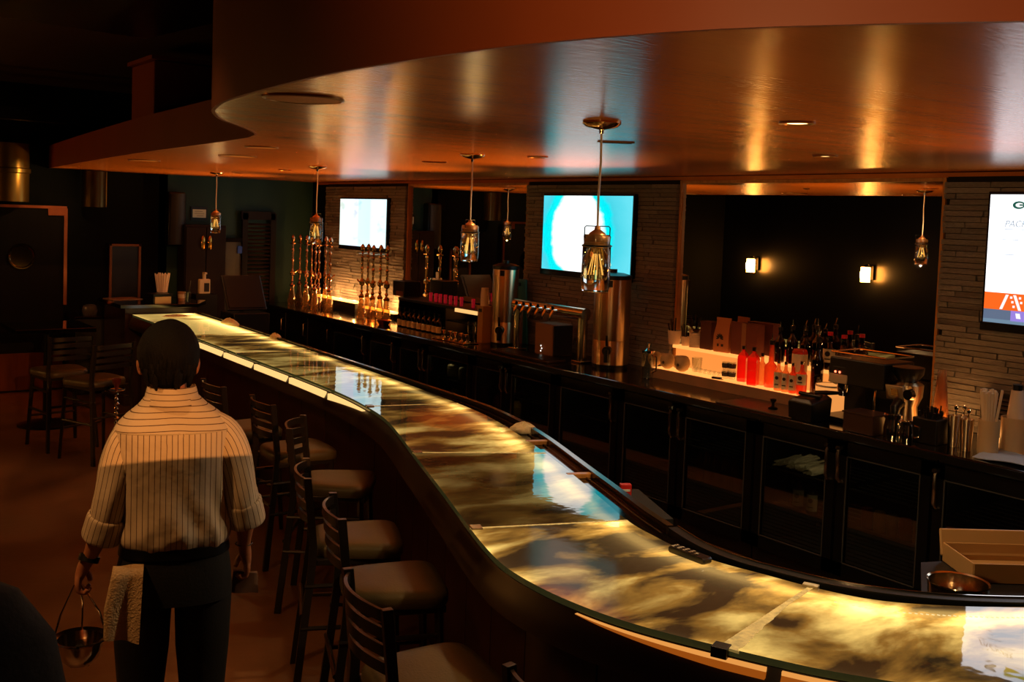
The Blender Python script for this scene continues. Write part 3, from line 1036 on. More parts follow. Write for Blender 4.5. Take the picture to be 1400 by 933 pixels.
def cooler(cells, label, handles):
    y1, y0 = DOORS[cells[0]], DOORS[cells[-1] + 1]
    t = thing('bottle_cooler', label, 'cooler', (CB, (y0 + y1) / 2, 0), 0, 'black glass-door coolers under the worktop')
    w = y1 - y0 - 0.012
    c = MB()
    c.box((0.33, 0, 0.05), (0.60, w, 0.10)).box((0.33, 0, 0.90), (0.60, w, 0.035)).box((0.62, 0, 0.5), (0.02, w, 0.78))
    for s in (-1, 1):
        c.box((0.33, s * (w / 2 - 0.012), 0.5), (0.60, 0.024, 0.78))
    ob('body', c, [M_coolin], t, smooth=0)
    ob('grille', MB().box((0.02, 0, 0.05), (0.02, w, 0.08)), M_black, t, smooth=0)
    for ci in cells:
        a, b = DOORS[ci + 1], DOORS[ci]
        yc, dw = (a + b) / 2 - (y0 + y1) / 2, b - a - 0.02
        f = MB()
        for s in (-1, 1):
            f.box((0, s * (dw / 2 - 0.03), 0.495), (0.035, 0.06, 0.79))
            f.box((0, 0, 0.495 + s * 0.355), (0.035, dw, 0.08))
        d = ob('door', f, M_black, t, smooth=0, loc=(0, yc, 0))
        ob('pane', MB().box((0.0, 0, 0.495), (0.008, dw - 0.11, 0.64)), M_doorglass, d, smooth=0)
        gk = MB()
        gw, gz = dw / 2 - 0.062, 0.312
        gk.box((-0.018, gw, 0.495), (0.006, 0.006, 2 * gz)).box((-0.018, -gw, 0.495), (0.006, 0.006, 2 * gz)).box((-0.018, 0, 0.495 + gz), (0.006, 2 * gw, 0.006)).box((-0.018, 0, 0.495 - gz), (0.006, 2 * gw, 0.006))
        ob('gasket', gk, mat('grey_gasket', '3a3a38', 0.5), d, smooth=0)
        hs = handles.get(ci)
        if hs:
            h = MB()
            yy = hs * (dw / 2 - 0.03)
            h.tube([(-0.018, yy, 0.86), (-0.05, yy, 0.855), (-0.06, yy, 0.83), (-0.06, yy, 0.68), (-0.04, yy, 0.655), (-0.018, yy, 0.65)], 0.011, 8)
            h.box((-0.045, yy, 0.858), (0.05, 0.028, 0.02))
            ob('handle', h, M_handle, d)
        for z in (0.36, 0.60):
            sh = MB()
            sh.box((0.07, yc, z), (0.008, dw - 0.05, 0.012))
            for k in range(7):
                sh.box((0.08 + 0.08 * k, yc, z), (0.005, dw - 0.05, 0.006))
            ob('wire_shelf', sh, M_shelfwire, t, smooth=0)
    l = bpy.data.lights.new('cooler_fill', 'POINT')  # added fill light that brightens the cooler shelves
    l.energy = 0.8 * len(cells)
    l.color = (1.0, 0.72, 0.4)
    l.shadow_soft_size = 0.03
    lo_ = bpy.data.objects.new('cooler_fill', l)
    COL.objects.link(lo_)
    lo_.location = (CB + 0.10, (y0 + y1) / 2, 0.855)
    return t


t = thing('base_cabinet', 'plain black base cabinet at the far end of the back counter', 'cabinet', (CB, 11.3, 0))
ob('carcass', MB().box((0.33, 0, 0.455), (0.6, 1.86, 0.91)), M_coolin, t, smooth=0)
for k in range(3):
    d = ob('door', MB().box((0.015, 0.62 - 0.62 * k, 0.5), (0.03, 0.60, 0.78)), M_black, t, smooth=0, bevel=0.004)
    ob('handle', MB().tube([(-0.0, 0.36 - 0.62 * k, 0.82), (-0.035, 0.36 - 0.62 * k, 0.81), (-0.035, 0.36 - 0.62 * k, 0.68), (0.0, 0.36 - 0.62 * k, 0.67)], 0.008, 8), M_handle, d)
cooler([0], 'narrow black glass-door cooler farthest along the back counter, below the far hookahs', {0: -1})
cooler([1], 'black single-door cooler second from the far end of the back counter', {1: -1})
cooler([2, 3], 'two-door black cooler under the rack of small labelled bottles', {2: -1, 3: 1})
cooler([4, 5], 'two-door black cooler under the steel dispenser and beer tap arch', {4: -1, 5: 1})
cooler([6], 'single-door black cooler under the nearer steel dispenser', {6: -1})
cooler([7, 8], 'two-door black cooler under the near end of the glowing shelf, with amber bottles', {7: -1, 8: 1})
cooler([9, 10], 'two-door black cooler with white reflection shapes on its shelf under the espresso machine', {9: -1, 10: 1})
cooler([11], 'single-door black cooler nearest the camera under the straw jars', {11: 1})

# ---------------------------------------------------------------- bar stools
M_stoolmetal = mat('black_stool_metal', '322b24', 0.3, 0.5)
M_vinyl = mat('olive_tan_vinyl', '4c4024', 0.42, noise=0.12, scale=10, bump=0.1, bscale=120)


def make_stool(label):
    t = thing('bar_stool', label, 'bar stool', (0, 0, 0), 0, 'ladder-back bar stools')
    t.scale = (0.98, 1.08, 0.907)  # stool squashed to suit positions scaled about the camera with the bar
    hw = 0.172
    seat = MB()
    rings = []
    for z, g in ((0.685, 0.985), (0.695, 1.0), (0.725, 1.0), (0.742, 0.95), (0.75, 0.80), (0.753, 0.45)):
        ring = []
        for i in range(32):
            a = 2 * pi * i / 32
            c, s = cos(a), sin(a)
            e = 0.42
            x = (abs(c) ** e) * (1 if c > 0 else -1) * 0.205 * g
            y = (abs(s) ** e) * (1 if s > 0 else -1) * (0.185 + 0.025 * (x / 0.205)) * g
            ring.append((x + 0.03, y, z))
        rings.append(ring)
    seat.loft(rings)
    ob('seat', seat, M_vinyl, t, smooth=50)
    fr = MB()
    fr.box((0.03, 0, 0.67), (0.37, 0.35, 0.03))
    ob('seat_frame', fr, M_stoolmetal, t, smooth=0, bevel=0.004)
    for s in (-1, 1):
        ob('leg', MB().tube([(0.185, s * 0.165, 0.68), (0.215, s * 0.195, 0.0)], [0.017, 0.015], 4), M_stoolmetal, t, smooth=0)
        post = MB()
        pp = [(-0.235, s * 0.195, 0.0), (-0.172, s * hw, 0.65), (-0.168, s * hw, 0.75), (-0.20, s * hw, 1.075)]
        post.loft([[(x - 0.017, y - 0.011, z), (x + 0.017, y - 0.011, z), (x + 0.017, y + 0.011, z), (x - 0.017, y + 0.011, z)] for x, y, z in pp])
        ob('post', post, M_stoolmetal, t, smooth=0, bevel=0.002)
    for k, z in enumerate((0.865, 0.925, 0.985, 1.045)):
        xb = -0.168 - (z - 0.80) * 0.116
        out, inn_ = [], []
        for i in range(13):
            u = -1 + 2 * i / 12
            bow = 0.055 * (1 - u * u)
            out.append((xb - bow - 0.006, u * (hw - 0.004)))
            inn_.append((xb - bow + 0.006, u * (hw - 0.004)))
        arch = 0.010
        rings = []
        for i in range(13):
            u = -1 + 2 * i / 12
            dz = arch * (1 - u * u)
            (x0, y0), (x1, y1) = out[i], inn_[i]
            rings.append([(x0, y0, z - 0.019 + dz), (x1, y1, z - 0.019 + dz), (x1, y1, z + 0.019 + dz), (x0, y0, z + 0.019 + dz)])
        sl = MB()
        sl.loft(rings)
        ob('slat', sl, M_stoolmetal, t, smooth=60)
    rg = MB()
    for z in (0.28,):
        rg.tube([(0.205, -0.185, z), (0.205, 0.185, z)], 0.011, 8).tube([(-0.21, -0.185, z + 0.14), (-0.21, 0.185, z + 0.14)], 0.011, 8)
        for s in (-1, 1):
            rg.tube([(0.203, s * 0.183, z + 0.08), (-0.213, s * 0.186, z + 0.08)], 0.011, 8)
            rg.tube([(0.193, s * 0.173, z + 0.28), (-0.20, s * 0.18, z + 0.28)], 0.011, 8)
    ob('rung', rg, M_stoolmetal, t)
    return t


def place_stool(proto, near, far, label):
    mx, my = (near[0] + far[0]) / 2, (near[1] + far[1]) / 2
    rz = atan2(-(far[0] - near[0]), far[1] - near[1])
    x, y = mx + 0.21 * cos(rz), my + 0.21 * sin(rz)
    if proto is None:
        t = make_stool(label)
        t.location = (x, y, 0)
        t.rotation_euler.z = rz
        return t
    return dup(proto, (x, y, 0), rz, label)


S0 = place_stool(None, (1.445, 2.568), (1.506, 2.933), 'ladder-back bar stool with tan seat, its curved slats looming largest')
place_stool(S0, (1.735, 3.437), (1.863, 3.770), 'ladder-back bar stool with a fully visible tan seat, just beyond the largest stool')
place_stool(S0, (1.872, 4.031), (2.022, 4.372), 'ladder-back bar stool third along the row from the camera')
place_stool(S0, (2.225, 5.020), (2.436, 5.316), 'ladder-back bar stool where the bar front starts to straighten, fourth from the camera')
place_stool(S0, (2.409, 5.666), (2.427, 6.036), "ladder-back bar stool beside the waiter's elbow, fifth from the camera")
place_stool(S0, (2.373, 6.352), (2.371, 6.766), "ladder-back bar stool partly hidden behind the waiter's shoulder, orange glint on its back")
p7 = (1.531, 2.075, 0.970)
place_stool(S0, (p7[0] + 0.03, p7[1] - 0.36), (p7[0], p7[1]), 'ladder-back bar stool of which only the post tip shows at the bottom edge')
S8 = place_stool(S0, (2.151, 9.589, 1.090)[:2], (2.144, 9.220, 1.090)[:2], 'ladder-back bar stool at the far high table, nearer the porthole door')
S8.location = (2.12, 9.50, 0)
S8.rotation_euler.z = radians(100)
S9 = place_stool(S0, (2.257, 8.782, 1.090)[:2], (2.292, 8.607, 1.090)[:2], 'ladder-back bar stool at the far high table, nearer the waiter')
S9.location = (2.27, 8.90, 0)
S9.rotation_euler.z = radians(112)

# far high table with a hookah
t = thing('high_table', 'dark square high table between the two far stools', 'table', (2.2, 10.45, 0))
ob('top', MB().box((0, 0, 0.93), (0.7, 0.7, 0.04)), M_blackgloss, t, smooth=0, bevel=0.005)
ob('column', MB().lathe([(0.04, 0.03), (0.035, 0.9)], n=14), M_darkmetal, t)
ob('foot', MB().lathe([(0, 0), (0.26, 0), (0.26, 0.015), (0.04, 0.05), (0, 0.05)], n=24), M_darkmetal, t)

# ---------------------------------------------------------------- hookahs
M_bowlclay = mat('glazed_clay', '5a2416', 0.3)
M_hose = mat('burgundy_hose', '3a1210', 0.5)
M_vase = glassy('amber_vase', 'e8c898', 0.24, 0.12, 'e0b080')


def make_hookah(label, h=0.86, metal=None):
    m = metal or M_brass
    t = thing('hookah', label, 'hookah', (0, 0, 0), 0, 'tall hookahs on the back counter')
    s = h / 0.86
    ob('vase', MB().lathe([(0, 0.0), (0.062, 0.0), (0.072, 0.02), (0.07, 0.07), (0.045, 0.15), (0.026, 0.21), (0.03, 0.235)], n=20), M_vase, t)
    st = [(0.032, 0.23), (0.034, 0.245), (0.018, 0.26)]
    z = 0.27
    i = 0
    while z < 0.70 * s:
        st += [(0.010, z), (0.017 if i % 3 else 0.024, z + 0.016), (0.010, z + 0.032)]
        z += 0.036
        i += 1
    ob('stem', MB().lathe(st, n=12), m, t)
    ob('port', MB().tube([(0.01, 0, 0.30), (0.055, 0, 0.335), (0.075, 0, 0.36)], 0.010, 8).tube([(-0.01, 0, 0.30), (-0.05, 0, 0.34)], 0.008, 8), m, t)
    ob('tray', MB().lathe([(0.012, z), (0.05, z + 0.004), (0.062, z + 0.016), (0.060, z + 0.018), (0.0, z + 0.008)], n=20), m, t)
    ob('bowl', MB().lathe([(0.012, z + 0.01), (0.016, z + 0.05), (0.032, z + 0.07), (0.034, z + 0.10), (0.026, z + 0.10), (0.012, z + 0.075), (0, z + 0.075)], n=16), M_bowlclay, t)
    ob('hose', MB().tube([(0.07, 0, 0.355), (0.10, 0.02, 0.37), (0.115, 0.04, 0.30), (0.10, 0.055, 0.16), (0.08, 0.05, 0.06)], 0.009, 8), M_hose, t)
    return t


def slim_hookah(label, metal, h, loc, group, rz):
    """tall narrow water pipe with a faceted stem, as a row of them stands on the back counter"""
    t = thing('hookah', label, 'hookah', loc, rz, group)
    ob('vase', MB().lathe([(0, 0), (0.045, 0), (0.052, 0.015), (0.05, 0.08), (0.032, 0.16), (0.024, 0.22), (0.028, 0.24)], n=18), M_vase, t)
    st = [(0.03, 0.235), (0.033, 0.25), (0.016, 0.27)]
    z, i = 0.28, 0
    while z < h - 0.16:
        k = (0.020, 0.012, 0.015)[i % 3]
        st += [(0.010, z), (k, z + 0.018), (0.010, z + 0.038)]
        z += 0.042
        i += 1
    ob('stem', MB().lathe(st, n=10), metal, t)
    ob('hub', MB().lathe([(0.012, 0.36), (0.03, 0.375), (0.03, 0.41), (0.012, 0.43)], n=14).tube([(0, 0, 0.39), (0.045, 0, 0.41), (0.062, 0, 0.43)], 0.009, 8), metal, t)
    ob('tray', MB().lathe([(0.01, z), (0.035, z + 0.004), (0.042, z + 0.014), (0.0, z + 0.007)], n=16), metal, t)
    ob('bowl', MB().lathe([(0.01, z + 0.006), (0.013, z + 0.04), (0.024, z + 0.056), (0.025, z + 0.085), (0.018, z + 0.10), (0.008, z + 0.115), (0, z + 0.12)], n=14), metal, t)
    return t


ORD = ['first', 'second', 'third', 'fourth', 'fifth', 'sixth', 'seventh', 'eighth', 'ninth']
M_coppertube = mat('copper_stem', 'cc946a', 0.2, 1.0)
M_goldtube = mat('gold_stem', 'd8b478', 0.16, 1.0)
row1 = [(400, 5.24), (410, 5.44), (419, 5.30), (427, 5.50), (432, 5.22), (436, 5.34), (445, 5.46), (450, 5.30)]
ys1 = [11.764, 11.996, 11.498, 11.786, 11.085, 11.241, 11.314, 10.867]
for i, ((px, x), y) in enumerate(zip(row1, ys1)):
    slim_hookah('copper-stemmed hookah, %s from the green wall in the far cluster of eight' % ORD[i], M_coppertube, 0.90, (x, y, CH), 'far cluster of hookahs', i * 0.9)
ys2 = [10.079, 10.170, 9.792, 9.887, 9.633]
for i, (x, y) in enumerate(zip((5.30, 5.42, 5.28, 5.42, 5.36), ys2)):
    slim_hookah('gold-stemmed hookah in front of the small television, %s of five from the far end' % ORD[i], M_goldtube, 0.86, (x, y, CH), 'cluster of hookahs below the small television', i * 1.3 + 2)
hk = make_hookah('chrome hookah with a wide tray standing on the floor by the far stools', 0.86, M_chrome)
hk.location = (2.17, 8.0, 0.0)
hk['group'] = 'floor hookahs'

# ---------------------------------------------------------------- big round-backed booth chair in the dark foreground
t = thing('lounge_chair', 'black round-backed lounge chair half cut off by the photo edge', 'chair', (0.24, 2.55, 0))
bk = MB()
rings = []
for z, w, th in ((0.0, 0.46, 0.10), (0.5, 0.47, 0.11), (0.9, 0.46, 0.11), (1.10, 0.42, 0.10), (1.22, 0.34, 0.085), (1.29, 0.22, 0.06), (1.31, 0.08, 0.03)):
    rings.append([(cos(a) * w - 0.10, sin(a) * th, z) for a in [2 * pi * k / 28 for k in range(28)]])
bk.loft(rings)
ob('backrest', bk, mat('black_leather', '020202', 0.75, bump=0.2, bscale=60), t)
ob('seat', MB().box((-0.1, 0.32, 0.42), (0.8, 0.6, 0.16)), MATS['black_leather'], t, bevel=0.05)
for sx in (-1, 1):
    ob('leg', MB().cyl((sx * 0.34 - 0.1, 0.55, 0.0), (sx * 0.32 - 0.1, 0.52, 0.36), 0.02), M_darkmetal, t)

# ---------------------------------------------------------------- waiter
from mathutils import noise as mnoise

PER = thing('person', 'man seen from behind in a cream striped shirt with rolled sleeves and black trousers', 'person', (1.128, 3.438, 0), -radians(17.4))
M_skin = mat('warm_skin', 'b0714e', 0.5, noise=0.12, scale=18, bump=0.08, bscale=90)
M_hair = mat('dark_brown_hair', '060403', 0.7, spec=0.2, noise=0.3, scale=30, bump=0.5, bscale=60, aniso=(6, 6, 0.7))
M_trouser = mat('black_trouser_cloth', '020202', 0.8, bump=0.1, bscale=120)


def skin_mesh(name, verts, edges, radii, m, parent, subs=2, root=0):
    me = bpy.data.meshes.new(name)
    me.from_pydata(verts, edges, [])
    o = bpy.data.objects.new(name, me)
    COL.objects.link(o)
    md = o.modifiers.new('skin', 'SKIN')
    md.branch_smoothing = 0.6
    sb = o.modifiers.new('subdivision', 'SUBSURF')
    sb.levels = sb.render_levels = subs
    me.skin_vertices[0].data[root].use_root = True
    for i, r in enumerate(radii):
        me.skin_vertices[0].data[i].radius = r if isinstance(r, tuple) else (r, r)
    dg = bpy.context.evaluated_depsgraph_get()
    ev = o.evaluated_get(dg)
    me2 = bpy.data.meshes.new_from_object(ev)
    o.modifiers.clear()
    o.data = me2
    bpy.data.meshes.remove(me)
    me2.name = name
    me2.materials.clear()
    me2.materials.append(m)
    me2.shade_smooth()
    o.parent = parent
    return o


V_, E_, R2 = [], [], []


def jt(p, r, parent=None):
    V_.append(p)
    R2.append(r)
    if parent is not None:
        E_.append((parent, len(V_) - 1))
    return len(V_) - 1


pel = jt((0, 0, 0.93), (0.14, 0.10))
sp = jt((0, 0.0, 1.10), (0.125, 0.095), pel)
ch = jt((0, 0.0, 1.28), (0.13, 0.09), sp)
nb = jt((-0.012, 0.0, 1.43), (0.065, 0.06), ch)
nk = jt((-0.02, 0.02, 1.50), (0.058, 0.060), nb)
hb = jt((-0.025, 0.045, 1.56), (0.068, 0.078), nk)
hm = jt((-0.028, 0.045, 1.63), (0.078, 0.094), hb)
ht = jt((-0.028, 0.04, 1.695), (0.055, 0.065), hm)
ns = jt((-0.028, 0.125, 1.60), 0.013, hb)
HAND = {}
for s, sh, el, wr, pa in ((-1, (-0.165, 0, 1.365), (-0.212, -0.03, 1.09), (-0.268, 0.035, 0.93), (-0.300, 0.05, 0.882)),
                          (1, (0.178, 0, 1.378), (0.232, -0.03, 1.11), (0.232, 0.05, 0.94), (0.245, 0.065, 0.890))):
    a = jt((s * 0.08, 0, 1.375), (0.05, 0.05), ch)
    b = jt((sh[0] - s * 0.018, sh[1], sh[2] - 0.03), (0.040, 0.04), a)
    c0 = jt(tuple(Vector(sh).lerp(Vector(el), 0.5)), 0.044, b)
    c = jt(el, 0.038, c0)
    c1 = jt(tuple(Vector(el).lerp(Vector(wr), 0.4)), 0.037, c)
    d = jt(wr, (0.027, 0.023), c1)
    e = jt(pa, (0.020, 0.036), d)
    HAND[s] = Vector(pa)
    # four fingers spread along the palm (front to back), curled towards the thigh
    for k, (oy, ln) in enumerate(((0.032, 0.9), (0.011, 1.0), (-0.010, 0.95), (-0.030, 0.78))):
        P0 = Vector(pa) + Vector((s * 0.002, oy, -0.032))
        f0 = jt(tuple(P0), 0.0098, e)
        f1 = jt(tuple(P0 + Vector((-s * 0.004, 0.002, -0.030 * ln))), 0.0092, f0)
        f2 = jt(tuple(P0 + Vector((-s * 0.026 * ln, 0.004, -0.042 * ln))), 0.0085, f1)
        f3 = jt(tuple(P0 + Vector((-s * 0.040 * ln, 0.004, -0.024 * ln))), 0.0075, f2)
    t0 = jt(tuple(Vector(pa) + Vector((-s * 0.012, 0.036, 0.006))), 0.013, e)
    t1 = jt(tuple(Vector(pa) + Vector((-s * 0.028, 0.046, -0.024))), 0.0105, t0)
    t2 = jt(tuple(Vector(pa) + Vector((-s * 0.036, 0.036, -0.046))), 0.0085, t1)
    h = jt((s * 0.09, 0, 0.86), (0.085, 0.09), pel)
    kn = jt((s * 0.10, 0.02 if s > 0 else 0.05, 0.48), 0.058, h)
    an = jt((s * 0.105, -0.03 if s > 0 else 0.0, 0.09), 0.04, kn)
    jt((s * 0.115, 0.12 if s > 0 else 0.15, 0.045), (0.042, 0.03), an)
body = skin_mesh('body', V_, E_, R2, M_skin, PER)
for sx in (-0.116, 0.060):
    e = MB()
    e.ell((sx, 0.035, 1.578), (0.013, 0.022, 0.034), 12, 10)
    e.ell((sx + (0.006 if sx > 0 else -0.006), 0.038, 1.582), (0.008, 0.013, 0.022), 10, 8)
    ob('ear', e, M_skin, PER)
for sx in (-0.06, 0.004):
    ob('eye', MB().ell((sx, 0.122, 1.625), (0.014, 0.010, 0.009), 12, 8), mat('eye_white', 'd8cfc4', 0.2), PER)
ob('mouth', MB().ell((-0.028, 0.118, 1.555), (0.024, 0.008, 0.006), 12, 6), mat('lip', '8a4a3c', 0.5), PER)

# hair: a cap of overlapping locks, full at the nape
hr = MB()
n, m = 40, 20
vs, fs = [], []
for i in range(m + 1):
    th = pi * i / m * 0.80
    for k in range(n):
        a = 2 * pi * k / n
        d = Vector((sin(th) * cos(a), sin(th) * sin(a), cos(th)))
        back = max(0.0, -d.y)
        front = max(0.0, d.y)
        r = Vector((d.x * 0.101, d.y * 0.118, d.z * 0.112))
        r *= 1 + 0.035 * mnoise.noise(Vector((cos(a) * 5, sin(a) * 5, th * 1.2))) + 0.012 * sin(a * 17 + th * 3)
        p = Vector((-0.028, 0.035, 1.618)) + r
        if d.z < 0:
            p.z -= 0.035 * back
            if front > 0.35:
                p.z += 0.09 * (front - 0.35) * -d.z * 2
                p.y -= 0.05 * front * -d.z
            p.x = -0.028 + (p.x + 0.028) * (1 - 0.10 * back)
        vs.append(tuple(p))
for i in range(m):
    for k in range(n):
        j = (k + 1) % n
        fs.append((i * n + k, i * n + j, (i + 1) * n + j, (i + 1) * n + k))
fs.append(tuple(range(m * n, m * n + n)))
hr.add(vs, fs)
ob('hair', hr, M_hair, PER, smooth=80)
lk = MB()
rr = random.Random(3)
for i in range(26):
    a = rr.uniform(pi * 1.12, pi * 1.88)
    x, y = cos(a) * 0.088 - 0.028, sin(a) * 0.105 + 0.03
    z0 = rr.uniform(1.56, 1.62)
    lk.tube([(x, y, z0), (x * 1.0 - 0.002, y - 0.004, z0 - 0.03), ((x + 0.028) * 0.90 - 0.028, y + 0.006, z0 - 0.055)], [0.012, 0.011, 0.004], 6)
tag(ob('hair_locks', lk, M_hair, PER, smooth=80), None, None, None, 'stuff')


def striped(name, pitch, base, dark, width=0.17):
    mm = mat(name, base, 0.75, noise=0.05, scale=30)
    nt = mm.node_tree
    L = nt.links.new
    b = nt.nodes['Principled BSDF']
    uv = nt.nodes.new('ShaderNodeUVMap')
    uv.uv_map = 'UVMap'
    spx = nt.nodes.new('ShaderNodeSeparateXYZ')
    L(uv.outputs[0], spx.inputs[0])
    d = nt.nodes.new('ShaderNodeMath')
    d.operation = 'DIVIDE'
    d.inputs[1].default_value = pitch
    L(spx.outputs[0], d.inputs[0])
    f = nt.nodes.new('ShaderNodeMath')
    f.operation = 'FRACT'
    L(d.outputs[0], f.inputs[0])
    c = nt.nodes.new('ShaderNodeMath')
    c.operation = 'LESS_THAN'
    c.inputs[1].default_value = width
    L(f.outputs[0], c.inputs[0])
    mx = nt.nodes.new('ShaderNodeMix')
    mx.data_type = 'RGBA'
    L(c.outputs[0], mx.inputs['Factor'])
    mx.inputs['A'].default_value = lin(base)
    mx.inputs['B'].default_value = lin(dark)
    L(mx.outputs['Result'], b.inputs['Base Color'])
    wv = nt.nodes.new('ShaderNodeTexNoise')
    wv.inputs['Scale'].default_value = 14
    wv.inputs['Detail'].default_value = 3
    bp = nt.nodes.new('ShaderNodeBump')
    bp.inputs['Strength'].default_value = 0.5
    bp.inputs['Distance'].default_value = 0.012
    tc = nt.nodes.new('ShaderNodeTexCoord')
    L(tc.outputs['Object'], wv.inputs['Vector'])
    L(wv.outputs[0], bp.inputs['Height'])
    L(bp.outputs[0], b.inputs['Normal'])
    return mm


M_shirt = striped('striped_shirt_cloth', 0.0175, 'd2bfa4', '5a4030', 0.13)


def uvloft(name, rings, ufun, m, parent, cap=False, subs=1):
    n = len(rings[0])
    vs = [tuple(p) for q in rings for p in q]
    fs, us = [], []
    for i in range(len(rings) - 1):
        for k in range(n):
            j = (k + 1) % n
            fs.append((i * n + k, i * n + j, (i + 1) * n + j, (i + 1) * n + k))
            us.append([(i, k), (i, k + 1), (i + 1, k + 1), (i + 1, k)])
    me = bpy.data.meshes.new(name)
    me.from_pydata(vs, [], fs)
    ul = me.uv_layers.new(name='UVMap')
    for pl, uu in zip(me.polygons, us):
        for li, (i, k) in zip(pl.loop_indices, uu):
            ul.data[li].uv = (ufun(i, k, rings[i][k % n]), 0.5)
    me.materials.append(m)
    me.shade_smooth()
    o = bpy.data.objects.new(name, me)
    COL.objects.link(o)
    o.parent = parent
    if subs:
        sb = o.modifiers.new('subdivision', 'SUBSURF')
        sb.levels = sb.render_levels = subs
    return o


def sring(cx, cy, z, rx, ry, e=0.85, n=56, wr=0.0, seed=0, tilt=0.0):
    out = []
    for k in range(n):
        a = 2 * pi * k / n
        c, s = cos(a), sin(a)
        x = (abs(c) ** e) * (1 if c > 0 else -1) * rx
        y = (abs(s) ** e) * (1 if s > 0 else -1) * ry
        w = wr * mnoise.noise(Vector((c * 2.6 + seed, s * 2.6, z * 11 + c * 5)))
        dy = 0.0
        if wr and y < 0:
            b = min(1.0, -y / ry)
            for px_, sg_ in ((-0.022, 1), (0.022, 1)):       # box pleat falling from the yoke
                dy += 0.007 * b * math.exp(-((cx + x - px_) / 0.010) ** 2) * min(1.0, max(0.0, (z - 1.10) / 0.22))
            q = max(0.0, 1 - abs(z - 1.06) / 0.11)           # slanting folds where the shirt blouses over the belt
            dy += 0.008 * q * b * sin((x * 46) + (z - 1.0) * 70 * (1 if x > 0 else -1))
            q = max(0.0, 1 - abs(z - 1.18) / 0.16) * min(1.0, abs(x) / rx) ** 2
            dy += 0.006 * q * b * sin(z * 95 - abs(x) * 60)
        out.append((cx + x * (1 + w * 3), cy + y * (1 + w * 6) + dy, z + tilt * x))
    return out


prof = [(0.965, 0.004, 0.152, 0.108, 0.0), (0.985, 0.004, 0.163, 0.116, 0.02), (1.005, 0.004, 0.174, 0.126, 0.03), (1.03, 0.004, 0.177, 0.130, 0.035),
        (1.06, 0.004, 0.174, 0.128, 0.035), (1.10, 0.002, 0.168, 0.122, 0.03), (1.15, 0.0, 0.165, 0.120, 0.025), (1.20, -0.002, 0.166, 0.121, 0.02),
        (1.25, -0.004, 0.170, 0.123, 0.02), (1.29, -0.006, 0.176, 0.124, 0.015), (1.33, -0.008, 0.184, 0.121, 0.012), (1.36, -0.008, 0.188, 0.116, 0.01),
        (1.385, -0.008, 0.182, 0.108, 0.008), (1.408, -0.008, 0.163, 0.097, 0.005), (1.43, -0.009, 0.138, 0.086, 0.004), (1.450, -0.011, 0.110, 0.078, 0.0),
        (1.465, -0.013, 0.098, 0.080, 0.0), (1.478, -0.015, 0.086, 0.078, 0.0)]
rings = [sring(cx, -0.004 + (0.012 if z > 1.4 else 0.0), z, rx, ry, 0.82, 64, w, 2) for z, cx, rx, ry, w in prof]
SEAM = 1.372


def torso_u(i, k, p):
    if p[2] > SEAM and p[1] < 0.02:
        return p[2] * 1.0
    return p[0]


# split at the yoke seam so the cross-cut cloth keeps its own stripe direction
lo = [r for r in rings if r[0][2] < SEAM - 0.001]
seam_ring = [tuple(Vector(a).lerp(Vector(b), (SEAM - a[2]) / (b[2] - a[2]))) for a, b in zip(rings[11], rings[12])]
uvloft('shirt_body', lo + [seam_ring], lambda i, k, p: p[0] + 0.03 * p[1], M_shirt, PER)
bulge = [tuple(Vector((p[0] * 1.008, p[1] * 1.012, p[2]))) for p in seam_ring]
uvloft('shirt_yoke', [bulge] + rings[12:], lambda i, k, p: p[2] * 0.95 + abs(p[0] + 0.012) * 0.05, M_shirt, PER)
st = MB()
st.loft([[(p[0] * 1.012, p[1] * 1.016, p[2] + dz) for p in seam_ring] for dz in (-0.002, 0.002)], cap=False)
ob('yoke_seam', st, mat('seam_thread', 'c8b89c', 0.8), PER)
# collar: folded band standing around the neck
col = []
for z, rr_, ex in ((1.455, 0.094, 0.0), (1.475, 0.089, 0.002), (1.502, 0.082, 0.004), (1.516, 0.078, 0.004), (1.512, 0.072, 0.004), (1.47, 0.068, 0.0)):
    col.append([(-0.016 + cos(2 * pi * k / 40) * rr_ * (0.98), 0.004 + ex + sin(2 * pi * k / 40) * rr_ * 0.98, z - (0.018 if sin(2 * pi * k / 40) > 0.5 else 0)) for k in range(40)])
uvloft('collar', col, lambda i, k, p: p[2] * 0.95, M_shirt, PER)


def sleeve(s, pts, rad, seed):
    rings = []
    n = 28
    P = [Vector(p) for p in pts]
    for i, p in enumerate(P):
        t = (P[min(i + 1, len(P) - 1)] - P[max(i - 1, 0)]).normalized()
        x = Vector((0, 1, 0)).cross(t)
        x.normalize()
        y = t.cross(x)
        ring = []
        for k in range(n):
            a = 2 * pi * k / n
            w = 1 + 0.16 * mnoise.noise(Vector((cos(a) * 1.7 + seed, sin(a) * 1.7, i * 0.62))) * (1 if i > 1 else 0.3)
            ring.append(p + (x * cos(a) + y * sin(a) * 1.05) * rad[i] * w)
        rings.append(ring)
    return uvloft('sleeve', rings, lambda i, k, p: 2 * pi * k / n * 0.0613, M_shirt, PER), rings


